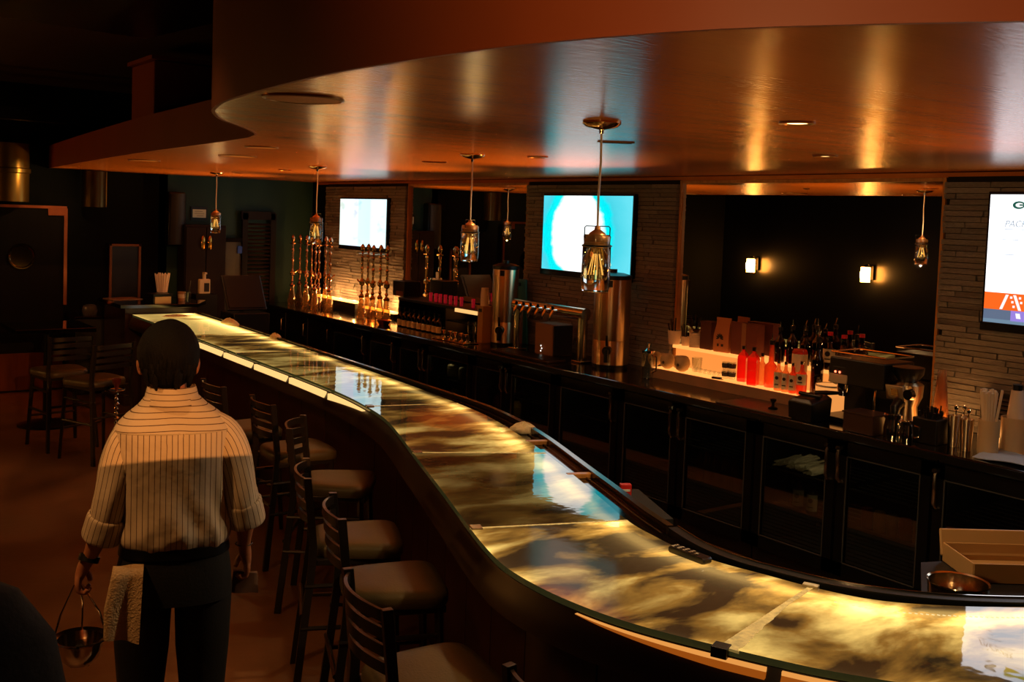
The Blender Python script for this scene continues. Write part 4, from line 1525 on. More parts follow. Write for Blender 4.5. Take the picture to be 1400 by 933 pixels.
SL = {}
SL[-1] = sleeve(-1, [(-0.100, -0.004, 1.396), (-0.132, -0.005, 1.362), (-0.155, -0.006, 1.328), (-0.170, -0.008, 1.29), (-0.180, -0.012, 1.245), (-0.188, -0.018, 1.20), (-0.196, -0.025, 1.15),
                     (-0.205, -0.028, 1.105), (-0.214, -0.022, 1.062), (-0.220, -0.014, 1.035)],
                [0.040, 0.062, 0.064, 0.062, 0.061, 0.060, 0.060, 0.058, 0.053, 0.050], 1)
SL[1] = sleeve(1, [(0.100, -0.004, 1.398), (0.134, -0.005, 1.364), (0.158, -0.006, 1.332), (0.176, -0.008, 1.295), (0.187, -0.012, 1.255), (0.199, -0.018, 1.205), (0.208, -0.025, 1.16),
                   (0.218, -0.028, 1.12), (0.226, -0.022, 1.085), (0.229, -0.014, 1.06)],
               [0.040, 0.062, 0.064, 0.062, 0.061, 0.060, 0.060, 0.058, 0.053, 0.050], 5)
for s, c0, c1 in ((-1, (-0.207, -0.026, 1.094), (-0.228, -0.006, 1.010)), (1, (0.217, -0.027, 1.122), (0.235, -0.008, 1.038))):
    a, b = Vector(c0), Vector(c1)
    t = (b - a).normalized()
    x = Vector((0, 1, 0)).cross(t).normalized()
    y = t.cross(x)
    rings = []
    for f, r in ((0.0, 0.058), (0.03, 0.064), (0.12, 0.066), (0.5, 0.066), (0.9, 0.067), (1.0, 0.064), (0.98, 0.054), (0.6, 0.050)):
        q = a.lerp(b, f)
        rings.append([q + (x * cos(2 * pi * k / 30) + y * sin(2 * pi * k / 30)) * r * (1 + 0.05 * mnoise.noise(Vector((cos(2 * pi * k / 30) * 2, sin(2 * pi * k / 30) * 2, f * 2 + s)))) for k in range(30)])
    uvloft('rolled_cuff', rings, lambda i, k, p: 2 * pi * k / 30 * 0.0613, M_shirt, PER)

# trousers, belt, shoes
tr = MB()
tr.loft([sring(0.002, 0, z, rx, ry, 0.85, 40) for z, rx, ry in ((0.80, 0.185, 0.125), (0.86, 0.187, 0.128), (0.92, 0.181, 0.124), (0.965, 0.172, 0.119), (0.99, 0.168, 0.118))])
for s in (-1, 1):
    fy = 0.03 if s < 0 else 0.0
    tr.tube([(s * 0.094, 0, 0.90), (s * 0.097, 0, 0.82), (s * 0.098, 0.01 + fy * 0.5, 0.62), (s * 0.100, 0.015 + fy, 0.46), (s * 0.103, -0.005 + fy, 0.25), (s * 0.106, -0.02 + fy, 0.065)],
            [0.09, 0.095, 0.088, 0.074, 0.070, 0.074], 20)
ob('trousers', tr, M_trouser, PER, smooth=80)
bl = MB()
bl.loft([sring(0.002, 0, z, rx, ry, 0.85, 40) for z, rx, ry in ((0.955, 0.176, 0.122), (0.957, 0.180, 0.126), (0.99, 0.176, 0.124), (0.992, 0.170, 0.119))])
ob('belt', bl, mat('black_belt', '030303', 0.4), PER)
for s in (-1, 1):
    fy = 0.03 if s < 0 else 0.0
    so_ = MB()
    so_.loft([[(s * 0.11 + cos(2 * pi * k / 20) * w, 0.035 + fy + sin(2 * pi * k / 20) * l, z) for k in range(20)] for z, w, l in ((0.0, 0.048, 0.145), (0.03, 0.05, 0.148), (0.06, 0.045, 0.135), (0.085, 0.035, 0.09), (0.095, 0.02, 0.05))])
    ob('shoe', so_, M_black, PER)
wb = MB().lathe([(0.030, -0.012), (0.034, -0.010), (0.034, 0.010), (0.030, 0.012)], n=20)
o = ob('watch_strap', wb, mat('black_strap', '060606', 0.5), PER, loc=(-0.268, 0.035, 0.932))
o.rotation_euler = (-0.25, 0.3, 0)
wb = MB().lathe([(0.028, -0.003), (0.031, 0.0), (0.028, 0.003)], n=20)
o = ob('bracelet', wb, mat('dark_cord', '14080a', 0.5), PER, loc=(0.232, 0.05, 0.945))


def waist(x, y, z):
    """a point given in the waiter's own frame, in world space"""
    a = -radians(17.4)
    return (1.128 + x * cos(a) - y * sin(a), 3.438 + x * sin(a) + y * cos(a), z)


# cloth hanging from his back pocket
t = thing('hand_towel', "small cream hand towel hanging from the waiter's back pocket", 'towel', waist(-0.142, -0.135, 0.0), -radians(17.4))
tw = MB()
rings = []
for i in range(15):
    f = i / 14
    z = 0.948 - 0.225 * f
    a, b = -0.045 - 0.024 * min(1, f * 1.8), 0.048 - 0.010 * f
    ring = []
    for k in range(13):
        u = k / 12
        x = a + (b - a) * u
        y = -0.010 - 0.012 * sin(u * 7 + f * 0.8) * (0.4 + 0.6 * f) - 0.020 * f * (1 - f) + (0.03 if i == 0 else 0)
        ring.append((x, y, z - 0.022 * u * f))
    back = [(x, y + 0.007, z_) for x, y, z_ in reversed(ring)]
    rings.append(ring + back)
tw.loft(rings)
ob('cloth', tw, mat('terry_cream', 'c9ab82', 0.9, noise=0.15, scale=20, bump=0.6, bscale=160), t, smooth=80)

# steel coal pan carried by its wire handle
hx, hy, hz = -0.325, 0.055, 0.812
t = thing('coal_pan', "round steel coal pan hanging by a wire handle from the waiter's left hand", 'pan', waist(-0.294, 0.055, 0.0), -radians(17.4))
ob('bowl', MB().lathe([(0.0, 0.568), (0.040, 0.570), (0.060, 0.59), (0.070, 0.62), (0.075, 0.648), (0.090, 0.655), (0.090, 0.659), (0.071, 0.655), (0.065, 0.62), (0.055, 0.594), (0.0, 0.576)], n=36), mat('bright_pan_steel', 'c8b8a4', 0.14, 1.0), t)
wr_ = MB()
for s in (-1, 1):
    wr_.tube([(s * 0.083, 0, 0.657), (s * 0.06, 0, 0.74), (s * 0.012 - 0.008, 0, 0.835), (-0.008, 0, 0.846)], 0.0032, 8)
wr_.tube([(0.0, 0.083, 0.657), (0.004, 0.05, 0.76), (-0.008, 0.0, 0.846)], 0.0032, 8)
ob('wire_handle', wr_, M_chrome, t)
for s in (-1, 1):
    ob('foot', MB().ell((s * 0.025, 0, 0.563), (0.008, 0.008, 0.008), 10, 6), M_chrome, t)
rr = random.Random(5)
cl = MB()
for k in range(9):
    a, r = rr.uniform(0, 6.28), rr.uniform(0, 0.045)
    cl.box((r * cos(a), r * sin(a), 0.598 + rr.uniform(0, 0.02)), (0.024, 0.024, 0.024), rz=rr.uniform(0, 3), rx=rr.uniform(0, 1))
tag(ob('coals', cl, mat('charcoal', '0a0908', 0.8), t, smooth=0), None, None, None, 'stuff')
t = thing('folded_cloth', "small folded brown cloth held in the waiter's right hand", 'cloth', waist(0.235, 0.07, 0.0), -radians(17.4))
fc = MB()
rings = []
for i in range(8):
    f = i / 7
    rings.append([(-0.035 - 0.008 * f + (0.082 + 0.012 * f) * k / 6, -0.012 + 0.006 * sin(k + f * 3), 0.845 - 0.075 * f - 0.01 * k / 6) for k in range(7)] +
                 [(-0.035 - 0.008 * f + (0.082 + 0.012 * f) * k / 6, 0.006 + 0.006 * sin(k + f * 3), 0.845 - 0.075 * f - 0.01 * k / 6) for k in range(6, -1, -1)])
fc.loft(rings)
ob('cloth', fc, mat('brown_cloth', '6a4a34', 0.85), t, smooth=80)

# ---------------------------------------------------------------- pendants over the bar
M_canopy = mat('polished_bronze', 'd8b488', 0.12, 1.0)
M_pglass = mat('jar_glass', 'f4fafa', 0.02, trans=1.0)
M_pglass.node_tree.nodes['Principled BSDF'].inputs['IOR'].default_value = 1.45
M_copperCap = mat('copper_cap', 'd8a068', 0.34, 0.9)
M_filament = glow('filament', (1.0, 0.55, 0.16), 1.3)
M_bulbglass = glassy('bulb_glass', 'ffe8b8', 0.2)
M_cord = mat('clear_cord', 'e0d4c0', 0.3)


def make_pendant(label):
    t = thing('pendant_lamp', label, 'pendant lamp', (0, 0, SZ), 0, 'jar pendant lamps over the bar')
    ob('canopy', MB().lathe([(0.072, 0.0), (0.073, -0.006), (0.060, -0.018), (0.030, -0.026), (0.009, -0.030), (0.008, -0.045), (0.0, -0.045)], n=32), M_canopy, t)
    ob('cord', MB().tube([(0.0, 0, -0.04), (0.003, 0, -0.15), (-0.002, 0, -0.28), (0, 0, -0.395)], 0.0045, 8), M_cord, t)
    ob('cap', MB().lathe([(0.0, -0.392), (0.010, -0.392), (0.012, -0.405), (0.030, -0.418), (0.033, -0.424), (0.033, -0.452), (0.024, -0.456), (0.024, -0.476), (0.0, -0.476)], n=28), M_copperCap, t)
    bl = MB()
    bl.tube([(-0.058, 0, -0.438), (-0.063, 0, -0.43), (-0.063, 0, -0.398), (-0.056, 0, -0.392), (0.056, 0, -0.392), (0.063, 0, -0.398), (0.063, 0, -0.43), (0.058, 0, -0.438)], 0.0022, 6)
    bl.lathe([(0.055, -0.470), (0.0575, -0.468), (0.0575, -0.464), (0.055, -0.463)], n=32)
    ob('wire_bail', bl, M_darkmetal, t)
    ob('glass_jar', MB().lathe([(0.047, -0.424), (0.052, -0.430), (0.050, -0.458), (0.054, -0.468), (0.055, -0.600), (0.051, -0.638), (0.046, -0.642), (0.0, -0.641), (0.0, -0.633), (0.042, -0.633), (0.048, -0.598), (0.047, -0.470), (0.044, -0.458), (0.045, -0.432)], n=28), M_pglass, t)
    ob('bulb', MB().lathe([(0.012, -0.476), (0.016, -0.49), (0.028, -0.515), (0.029, -0.57), (0.02, -0.592), (0, -0.596)], n=18), M_bulbglass, t)
    fl = MB()
    for k in range(6):
        a = k * pi / 3
        fl.tube([(0.006 * cos(a), 0.006 * sin(a), -0.50), (0.014 * cos(a), 0.014 * sin(a), -0.575)], 0.0012, 4)
    ob('filament', fl, M_filament, t)
    return t


def pendant_light(x, y):
    l = bpy.data.lights.new('pendant_light', 'POINT')
    l.energy = 1.3
    l.color = (1.0, 0.58, 0.22)
    l.shadow_soft_size = 0.002
    o = bpy.data.objects.new('pendant_light', l)
    COL.objects.link(o)
    o.location = (x, y, SZ - 0.655)


pend = make_pendant('jar pendant lamp nearest the camera, hanging in front of the turquoise television')
pend.location = (2.572, 3.006, SZ)
pendant_light(2.572, 3.006)
for (x, y), lb in (((3.453, 5.207), 'second jar pendant lamp, hanging before the narrow mirror'), ((3.73, 7.927), 'third jar pendant lamp, hanging above the far cluster of hookahs'),
                   ((3.902, 10.737), 'farthest jar pendant lamp, hanging before the dark cupboard')):
    dup(pend, (x, y, SZ), 0.5, lb)
    pendant_light(x, y)

# ---------------------------------------------------------------- televisions
M_tvbody = mat('tv_black', '060606', 0.25)


def tv_screen_mat(name, kind):
    m = bpy.data.materials.new(name)
    m.use_nodes = True
    nt = m.node_tree
    L = nt.links.new
    b = nt.nodes['Principled BSDF']
    b.inputs['Base Color'].default_value = (0.01, 0.01, 0.01, 1)
    b.inputs['Roughness'].default_value = 0.15
    tc = nt.nodes.new('ShaderNodeTexCoord')
    sp = nt.nodes.new('ShaderNodeSeparateXYZ')
    L(tc.outputs['Generated'], sp.inputs[0])
    if kind == 'turquoise':
        n = nt.nodes.new('ShaderNodeTexNoise')
        n.inputs['Scale'].default_value = 5
        n.inputs['Detail'].default_value = 6
        L(tc.outputs['Generated'], n.inputs['Vector'])
        # white irregular ball left of centre on a turquoise field
        mp = nt.nodes.new('ShaderNodeVectorMath')
        mp.operation = 'SUBTRACT'
        mp.inputs[1].default_value = (0.5, 0.59, 0.50)
        L(tc.outputs['Generated'], mp.inputs[0])
        sc = nt.nodes.new('ShaderNodeVectorMath')
        sc.operation = 'MULTIPLY'
        sc.inputs[1].default_value = (0.0, 1.0, 0.56)
        L(mp.outputs[0], sc.inputs[0])
        ln = nt.nodes.new('ShaderNodeVectorMath')
        ln.operation = 'LENGTH'
        L(sc.outputs[0], ln.inputs[0])
        ad = nt.nodes.new('ShaderNodeMath')
        ad.operation = 'MULTIPLY_ADD'
        L(n.outputs[0], ad.inputs[0])
        ad.inputs[1].default_value = 0.14
        L(ln.outputs['Value'], ad.inputs[2])
        cr = nt.nodes.new('ShaderNodeValToRGB')
        e = cr.color_ramp.elements
        e[0].position, e[0].color = 0.355, (0.62, 0.66, 0.66, 1)
        e[1].position, e[1].color = 0.40, (0.0, 0.40, 0.44, 1)
        for p_, c_ in ((0.46, (0.0, 0.38, 0.42, 1)), (0.50, (0.03, 0.30, 0.36, 1)), (0.66, (0.06, 0.34, 0.40, 1))):
            cr.color_ramp.elements.new(p_).color = c_
        L(ad.outputs[0], cr.inputs[0])
        L(cr.outputs[0], b.inputs['Emission Color'])
        b.inputs['Emission Strength'].default_value = 2.3
    elif kind == 'pale':
        cr = nt.nodes.new('ShaderNodeValToRGB')
        cr.color_ramp.interpolation = 'EASE'
        e = cr.color_ramp.elements
        e[0].position, e[0].color = 0.0, (0.60, 0.82, 0.84, 1)
        e[1].position, e[1].color = 1.0, (0.66, 0.74, 0.66, 1)
        for p_, c_ in ((0.16, (0.66, 0.86, 0.88, 1)), (0.30, (0.62, 0.86, 0.90, 1)), (0.34, (0.50, 0.78, 0.82, 1)), (0.57, (0.52, 0.76, 0.86, 1)), (0.60, (0.66, 0.72, 0.84, 1)), (0.84, (0.68, 0.74, 0.82, 1)), (0.88, (0.64, 0.76, 0.72, 1))):
            cr.color_ramp.elements.new(p_).color = c_
        L(sp.outputs[1], cr.inputs[0])
        n = nt.nodes.new('ShaderNodeTexNoise')
        n.inputs['Scale'].default_value = 4
        L(tc.outputs['Generated'], n.inputs['Vector'])
        mr = nt.nodes.new('ShaderNodeMapRange')
        mr.inputs[1].default_value, mr.inputs[2].default_value = 0.3, 0.4
        mr.inputs[3].default_value = 0.75
        L(n.outputs[0], mr.inputs[0])
        vm = nt.nodes.new('ShaderNodeVectorMath')
        vm.operation = 'SCALE'
        L(cr.outputs[0], vm.inputs[0])
        L(mr.outputs[0], vm.inputs['Scale'])
        L(vm.outputs[0], b.inputs['Emission Color'])
        b.inputs['Emission Strength'].default_value = 1.6
    else:
        b.inputs['Emission Color'].default_value = (0.90, 0.93, 1.0, 1)
        b.inputs['Emission Strength'].default_value = 1.9
    return m


def television(label, y0, y1, z0, z1, kind):
    yc, zc, w, h = (y0 + y1) / 2, (z0 + z1) / 2, abs(y1 - y0), z1 - z0
    x = WX - 0.115
    t = thing('television', label, 'television', (x, yc, zc))
    bd = MB().box((0.02, 0, 0), (0.05, w + 0.035, h + 0.035))
    ob('body', bd, M_tvbody, t, smooth=0, bevel=0.006)
    ob('lower_bezel', MB().box((0.0, 0, -h / 2 - 0.025), (0.03, w + 0.035, 0.05)), M_tvbody, t, smooth=0, bevel=0.004)
    ob('screen', MB().box((-0.008, 0, 0), (0.006, w, h)), tv_screen_mat('screen_' + kind, kind), t, smooth=0)
    ob('mount', MB().box((0.06, 0, 0), (0.05, 0.3, 0.25)), M_darkmetal, t, smooth=0)
    return t, w, h


TX = WX - 0.123
tv1, _, _ = television('small television showing a pale blue picture on the far stone pier', 11.440, 10.303, (5.697, 11.423, 1.721)[2], (5.697, 11.456, 2.273)[2], 'pale')
tv2, _, _ = television('television showing a white ball of foam on turquoise, on the middle stone pier', 7.405, 6.238, (5.697, 7.390, 1.674)[2], (5.697, 7.420, 2.326)[2], 'turquoise')
ob('cable', MB().tube([(0.05, 0.05, -0.36), (0.055, 0.06, -0.5), (0.055, 0.10, -0.64), (0.055, 0.09, -0.8)], 0.006, 6), M_black, tv2)
sx3 = 5.697
y3 = 3.228
ztop3, zbot3 = (5.697, 3.230, 2.346)[2], (5.697, 3.228, 1.619)[2]
h3 = ztop3 - zbot3
tv3, w3, h3 = television('large bright white television with a sports page, on the near stone pier', y3, y3 - h3 * 16 / 9, zbot3, ztop3, 'white')


def flat(name, m, y, z, w, h, parent=tv3, skew=0.0, d=0.0):
    """flat coloured block of the television picture; y grows to the left of the screen, measured from its left edge"""
    yy = w3 / 2 - y
    zz = h3 / 2 - z
    mb = MB()
    vs = [(-0.0125 - d, yy + skew, zz), (-0.0125 - d, yy - w + skew, zz), (-0.0125 - d, yy - w, zz - h), (-0.0125 - d, yy, zz - h)]
    vs += [(a + 0.001, b, c) for a, b, c in vs]
    mb.add(vs, [(0, 1, 2, 3), (7, 6, 5, 4), (0, 4, 5, 1), (1, 5, 6, 2), (2, 6, 7, 3), (3, 7, 4, 0)])
    return ob(name, mb, m, parent, smooth=0)


def screen_text(txt, m, y, z, size, shear=0.0, parent=tv3):
    cu = bpy.data.curves.new('screen_text', 'FONT')
    cu.body = txt
    cu.size = size
    cu.shear = shear
    cu.extrude = 0.0004
    tmp = bpy.data.objects.new('screen_text', cu)
    COL.objects.link(tmp)
    me = bpy.data.meshes.new_from_object(tmp.evaluated_get(bpy.context.evaluated_depsgraph_get()))
    bpy.data.objects.remove(tmp)
    me.name = 'screen_text'
    me.materials.clear()
    me.materials.append(m)
    o = bpy.data.objects.new('screen_text', me)
    COL.objects.link(o)
    o.parent = parent
    o.matrix_local = Matrix.Translation((-0.0145, w3 / 2 - y, h3 / 2 - z)) @ Matrix(((0, 0, -1, 0), (-1, 0, 0, 0), (0, 1, 0, 0), (0, 0, 0, 1)))
    return o


G = lambda n, c, s=1.0: glow(n, c, s)
u = h3 / 173.0      # one image pixel of the screen's height
wu = u * 1.05       # across the screen the view is foreshortened
flat('orange_block', G('screen_orange', lin('ff6a20')[:3]), 0.0, 132 * u, 62 * u, 23 * u)
for k in range(2):
    flat('white_stroke', G('screen_white', (1, 1, 1)), (22 + 26 * k) * u, 134 * u, 4 * u, 20 * u, skew=-(8 if k == 0 else -8) * u, d=0.001)
for k in range(7):
    flat('white_dot', G('screen_white', (1, 1, 1)), (36 + (k % 3) * 6 + (k // 3) * 2) * u, (136 + (k // 3) * 6) * u, 3 * u, 3 * u, d=0.001)
flat('ticker_bar', G('screen_slate', lin('5f6f88')[:3]), 0.0, 155 * u, 38 * u, 13 * u)
flat('ticker_purple', G('screen_purple', lin('9a84e0')[:3]), 38 * u, 155 * u, 22 * u, 14 * u)
flat('ticker_white_mark', G('screen_white', (1, 1, 1)), 46 * u, 158 * u, 6 * u, 7 * u, skew=1.5 * u, d=0.001)
flat('ticker_dark', G('screen_navy', lin('3a4258')[:3]), 62 * u, 155 * u, 16 * u, 13 * u)
flat('ticker_dark', G('screen_navy', lin('3a4258')[:3]), 82 * u, 155 * u, 40 * u, 13 * u)
flat('ticker_foot', G('screen_steel', lin('6f8aa0')[:3]), 0.0, 168 * u, w3, 5 * u)
flat('ticker_foot', G('screen_steel', lin('6f8aa0')[:3]), 122 * u, 155 * u, w3 - 122 * u, 13 * u)
flat('yellow_block', G('screen_yellow', lin('f2dc3a')[:3]), 62 * u, 11 * u, 40 * u, 10 * u)
rg = MB().lathe([(0.0, 0), (8.5 * u, 0), (8.5 * u, 0.0008), (0, 0.0008)], n=28, sx=1.0, sy=0.62, rot=Matrix.Rotation(-pi / 2, 3, 'Y') @ Matrix.Rotation(pi / 2, 3, 'Z'))
ob('oval_emblem', rg, G('screen_green', lin('12584a')[:3]), tv3, loc=(-0.0125, w3 / 2 - 40 * u, h3 / 2 - 14 * u))
rg = MB().lathe([(0.0, 0), (5.5 * u, 0), (5.5 * u, 0.0008), (0, 0.0008)], n=28, sx=1.0, sy=0.55, rot=Matrix.Rotation(-pi / 2, 3, 'Y') @ Matrix.Rotation(pi / 2, 3, 'Z'))
ob('oval_emblem_white', rg, G('screen_white', (1, 1, 1)), tv3, loc=(-0.0135, w3 / 2 - 41 * u, h3 / 2 - 14 * u))
flat('emblem_bar', G('screen_green', lin('12584a')[:3]), 41 * u, 13 * u, 7 * u, 1.8 * u, d=0.002)
tx = G('screen_grey_text', lin('9aa6b4')[:3])
screen_text('PACKERS', tx, 22 * u, 43 * u, 12 * u, 0.25)
flat('rule_line', tx, 22 * u, 46 * u, 110 * u, 0.8 * u)
flat('text_line', tx, 20 * u, 60 * u, 22 * u, 0.8 * u)
flat('text_line', tx, 20 * u, 80 * u, 18 * u, 0.8 * u)
screen_text('18', G('screen_white', (1, 1, 1)), 65 * u, 165 * u, 9 * u)
screen_text('2', G('screen_white', (1, 1, 1)), 86 * u, 165 * u, 9 * u)

# ---------------------------------------------------------------- glowing bottle shelf under the wide mirror
M_lit = glow('lit_acrylic', (1.0, 0.29, 0.05), 1.0)
M_lit_hot = glow('lit_acrylic_hot', (1.0, 0.33, 0.07), 1.5)
M_riser = mat('frosted_front', '6a3a20', 0.4, noise=0.3, scale=5, emit=(1.0, 0.30, 0.07), strength=0.03)
t = thing('lit_shelf', 'two-step bottle shelf glowing orange under the wide mirror', 'shelf', (0, 0, 0))
YA, YB = 5.66, 4.224
YU = 4.064
XL, XU = 5.43, 5.64
ZL, ZU = CH + 0.075, CH + 0.235
ob('front_board', MB().box((XL - 0.008, (YA + YB) / 2, CH + 0.0365), (0.016, YA - YB, 0.072)), M_riser, t, smooth=0, bevel=0.003)
ob('lower_step', MB().box(((XL + 5.76) / 2, (YA + YB) / 2, CH + 0.0375), (5.76 - XL, YA - YB - 0.004, 0.074)), M_lit_hot, t, smooth=0)
ob('upper_step', MB().box(((XU + 5.76) / 2, (YA + YU) / 2, ZU - 0.011), (5.76 - XU, YA - YU - 0.004, 0.022)), M_lit_hot, t, smooth=0)
ob('lit_riser', MB().box((XU + 0.035, (YA + YB) / 2, (ZL + ZU) / 2 - 0.011), (0.01, YA - YB - 0.02, ZU - ZL - 0.024)), M_lit, t, smooth=0)
ob('end_bracket', MB().box((5.70, YU + 0.02, (CH + ZU) / 2 - 0.011), (0.1, 0.012, ZU - CH - 0.024)), M_riser, t, smooth=0)

M_blackcap = mat('black_cap', '0c0a0a', 0.35)
M_silver = mat('silver_pourer', 'c8c0b4', 0.15, 1.0)
M_label = mat('cream_label', 'd8c8a4', 0.6)
M_ink = mat('label_ink', '1a1412', 0.7)


def liquid(name, c, milky=0.45):
    return glassy(name, c, 0.12, milky, c)


L_red = liquid('ruby_liquid', 'ff6a64', 0.5)
L_pink = liquid('coral_liquid', 'ffa084', 0.5)
L_amber = liquid('amber_liquid', 'b8541c')
L_clear = liquid('pale_bottle', 'ffd0b0', 0.35)
L_dark = liquid('dark_bottle', '3a140c', 0.4)
L_brown = liquid('brown_beer_glass', '7a3c12', 0.3)


def bottle(label, x, y, z, h, r, m, cap=M_blackcap, neck=0.32, lab=None, pourer=False, square=False, group='bottles on the glowing shelf', cat='bottle', lh=(0.14, 0.48), mark=True):
    t = thing('bottle', label, cat, (x, y, z), radians(200), group)
    nb_ = 1 - neck
    k = 4 if square else 18
    rt = Matrix.Rotation(pi / 4, 3, 'Z') if square else None
    q = 1.35 if square else 1.0
    ob('glass_body', MB().lathe([(0, 0.0), (r * 0.92 * q, 0.0), (r * q, 0.012), (r * q, h * nb_ * 0.86), (r * 0.8 * q, h * nb_ * 0.95), (r * 0.42, h * nb_ * 1.06), (r * 0.34, h * 0.92), (r * 0.36, h * 0.93), (0, h * 0.93)], n=k, rot=rt), m, t, smooth=50)
    ob('cap', MB().lathe([(r * 0.40, h * 0.90), (r * 0.42, h * 0.905), (r * 0.42, h * 0.995), (0, h)], n=14), cap, t)
    if pourer:
        ob('pourer', MB().tube([(0, 0, h * 0.98), (0, 0, h * 1.05), (0.008, 0, h * 1.16)], [0.006, 0.004, 0.0025], 8), M_silver, t)
    if lab:
        rl = r * 1.012 * (1.0 if not square else 0.97)
        l = MB()
        n = 14
        a0, a1 = radians(-75), radians(75)
        if square:
            l.box((rl + 0.001, 0, h * (lh[0] + lh[1]) / 2), (0.0025, r * 1.6, h * (lh[1] - lh[0])))
        else:
            rings = []
            for z_ in (h * lh[0], h * lh[1]):
                rings.append([(cos(a0 + (a1 - a0) * i / n) * rl, sin(a0 + (a1 - a0) * i / n) * rl, z_) for i in range(n + 1)] +
                             [(cos(a0 + (a1 - a0) * i / n) * (rl - 0.001), sin(a0 + (a1 - a0) * i / n) * (rl - 0.001), z_) for i in range(n, -1, -1)])
            l.loft(rings)
        lo_ = ob('label', l, lab, t, smooth=0)
        if mark:
            mk = MB()
            zc = h * (lh[0] * 0.35 + lh[1] * 0.65)
            mk.lathe([(0, 0), (r * 0.42, 0), (r * 0.42, 0.001), (0, 0.001)], (rl + 0.002, 0, zc), 14, rot=Matrix.Rotation(pi / 2, 3, 'Y'))
            ob('label_emblem', mk, M_ink, lo_, smooth=0)
            zc = h * (lh[0] * 0.75 + lh[1] * 0.25)
            mk = MB().box((rl + 0.002, 0, zc), (0.002, r * 0.9, h * 0.03))
            ob('label_lines', mk, M_ink, lo_, smooth=0)
    return t


# coconut shells and small things at the far end of the lower step
M_coco = mat('pale_coconut', 'b89a6a', 0.6, noise=0.25, scale=14, bump=0.3, bscale=70)
for i, (px, dx, r, lb) in enumerate(((901, 0.06, 0.055, 'round pale coconut cup at the far end of the glowing shelf'), (917, 0.055, 0.056, 'round pale coconut cup in the middle of the front three'),
                                     (938, 0.05, 0.058, 'round pale coconut cup nearest the stacked shot glasses'))):
    y = [5.691, 5.550, 5.391][i]
    tc_ = thing('coconut_cup', lb, 'cup', (XL + dx, y, ZL), 0, 'coconut cups on the glowing shelf')
    ob('shell', MB().lathe([(0, 0), (0.02, 0.0), (r * 0.75, 0.016), (r, r * 0.95), (r * 0.93, r * 1.45), (r * 0.72, r * 1.85), (r * 0.5, r * 1.98), (0, r * 2.0)], n=24), M_coco, tc_)
    ob('eye_spot', MB().ell((-r * 0.93, -0.01, r * 0.9), (0.006, 0.012, 0.012), 10, 6), mat('coconut_eye', '4a3a24', 0.7), tc_)
for i, (px, lb) in enumerate(((0, 'pale coconut cup half hidden behind the first front coconut'), (1, 'pale coconut cup half hidden behind the middle front coconut'))):
    y = [5.703, 5.546][i]
    tc_ = thing('coconut_cup', lb, 'cup', (5.585, y, ZL), 0, 'coconut cups on the glowing shelf')
    ob('shell', MB().lathe([(0, 0), (0.02, 0.0), (0.036, 0.016), (0.048, 0.046), (0.044, 0.07), (0.034, 0.088), (0, 0.095)], n=24), M_coco, tc_)


def tumbler(label, x, y, z, r, h, m, group=None, name='glass', cat='glass', fill=None):
    t = thing(name, label, cat, (x, y, z), 0, group)
    ob('bowl', MB().lathe([(0, 0.0), (r * 0.85, 0), (r, h), (r * 0.93, h), (r * 0.8, 0.012), (0, 0.012)], n=22), m, t)
    if fill:
        ob('filling', MB().lathe([(0, 0.013), (r * 0.78, 0.013), (r * 0.88, h * 0.7), (0, h * 0.7)], n=18), fill, t)
    return t


tumbler('clear tumbler behind the nearest coconut cup', 5.60, 5.359, ZL, 0.04, 0.10, M_glass)
tk = thing('token_row', 'row of tiny glass votives along the glowing shelf behind the shot glasses', 'votives', (5.57, 5.226, ZL))
vb = MB()
for k in range(6):
    vb.lathe([(0, 0), (0.014, 0), (0.017, 0.03), (0.014, 0.03), (0, 0.006)], (0.0, (k - 2.5) * 0.045, 0), 12)
tag(ob('votive', vb, M_glass, tk), None, None, None, 'stuff')
for i, y in enumerate((5.023, 4.980)):
    s_ = thing('shot_glass_stack', ('stack of dark banded shot glasses, the nearer to the coconuts' if i == 0 else 'stack of dark banded shot glasses touching the tall ruby bottle'), 'shot glasses', (5.54 + 0.02 * i, y, ZL), 0, 'stacked shot glasses')
    for q in range(2):
        g = ob('shot_glass', MB().lathe([(0, 0), (0.022, 0), (0.029, 0.058), (0.026, 0.058), (0, 0.01)], (0, 0, q * 0.060), 16), M_glass, s_)
        ob('dark_band', MB().lathe([(0.0255, 0.016), (0.0285, 0.045), (0.027, 0.045), (0.024, 0.016)], (0, 0, q * 0.060), 16), M_ink, g)
kb = thing('keychain', 'small black key fob lying at the edge of the glowing shelf', 'keys', (XL + 0.02, 5.020, ZL))
ob('fob', MB().box((0, 0, 0.008), (0.03, 0.07, 0.015), rz=0.3), M_black, kb, bevel=0.004)
ob('ring', MB().lathe([(0.012, 0.002), (0.015, 0.004), (0.012, 0.006)], (0, -0.045, 0), 14), M_silver, kb)

bottle('square ruby cordial bottle with black cap, first of the two at the far end', 5.55, 4.873, ZL, 0.25, 0.032, L_red, square=True, neck=0.2)
bottle('square coral cordial bottle with black cap, in front of the ruby one', 5.49, 4.728, ZL, 0.26, 0.034, L_red, square=True, neck=0.2)
bottle('pale round bottle between the coral bottle and the dark long-necked one', 5.55, 4.703, ZL, 0.22, 0.028, L_clear, neck=0.3)
bottle('long dark-necked bottle with a steel pourer', 5.54, 4.618, ZL, 0.32, 0.044, L_pink, neck=0.5, cap=M_blackcap, pourer=True)
bottle('clear flask bottle with cream label, first of four labelled bottles', 5.475, 4.499, ZL, 0.20, 0.029, L_clear, lab=M_label, cap=M_silver, lh=(0.08, 0.62))
bottle('clear flask bottle with cream label, second of four labelled bottles', 5.475, 4.439, ZL, 0.20, 0.027, L_clear, lab=M_label, cap=M_silver, lh=(0.08, 0.62))
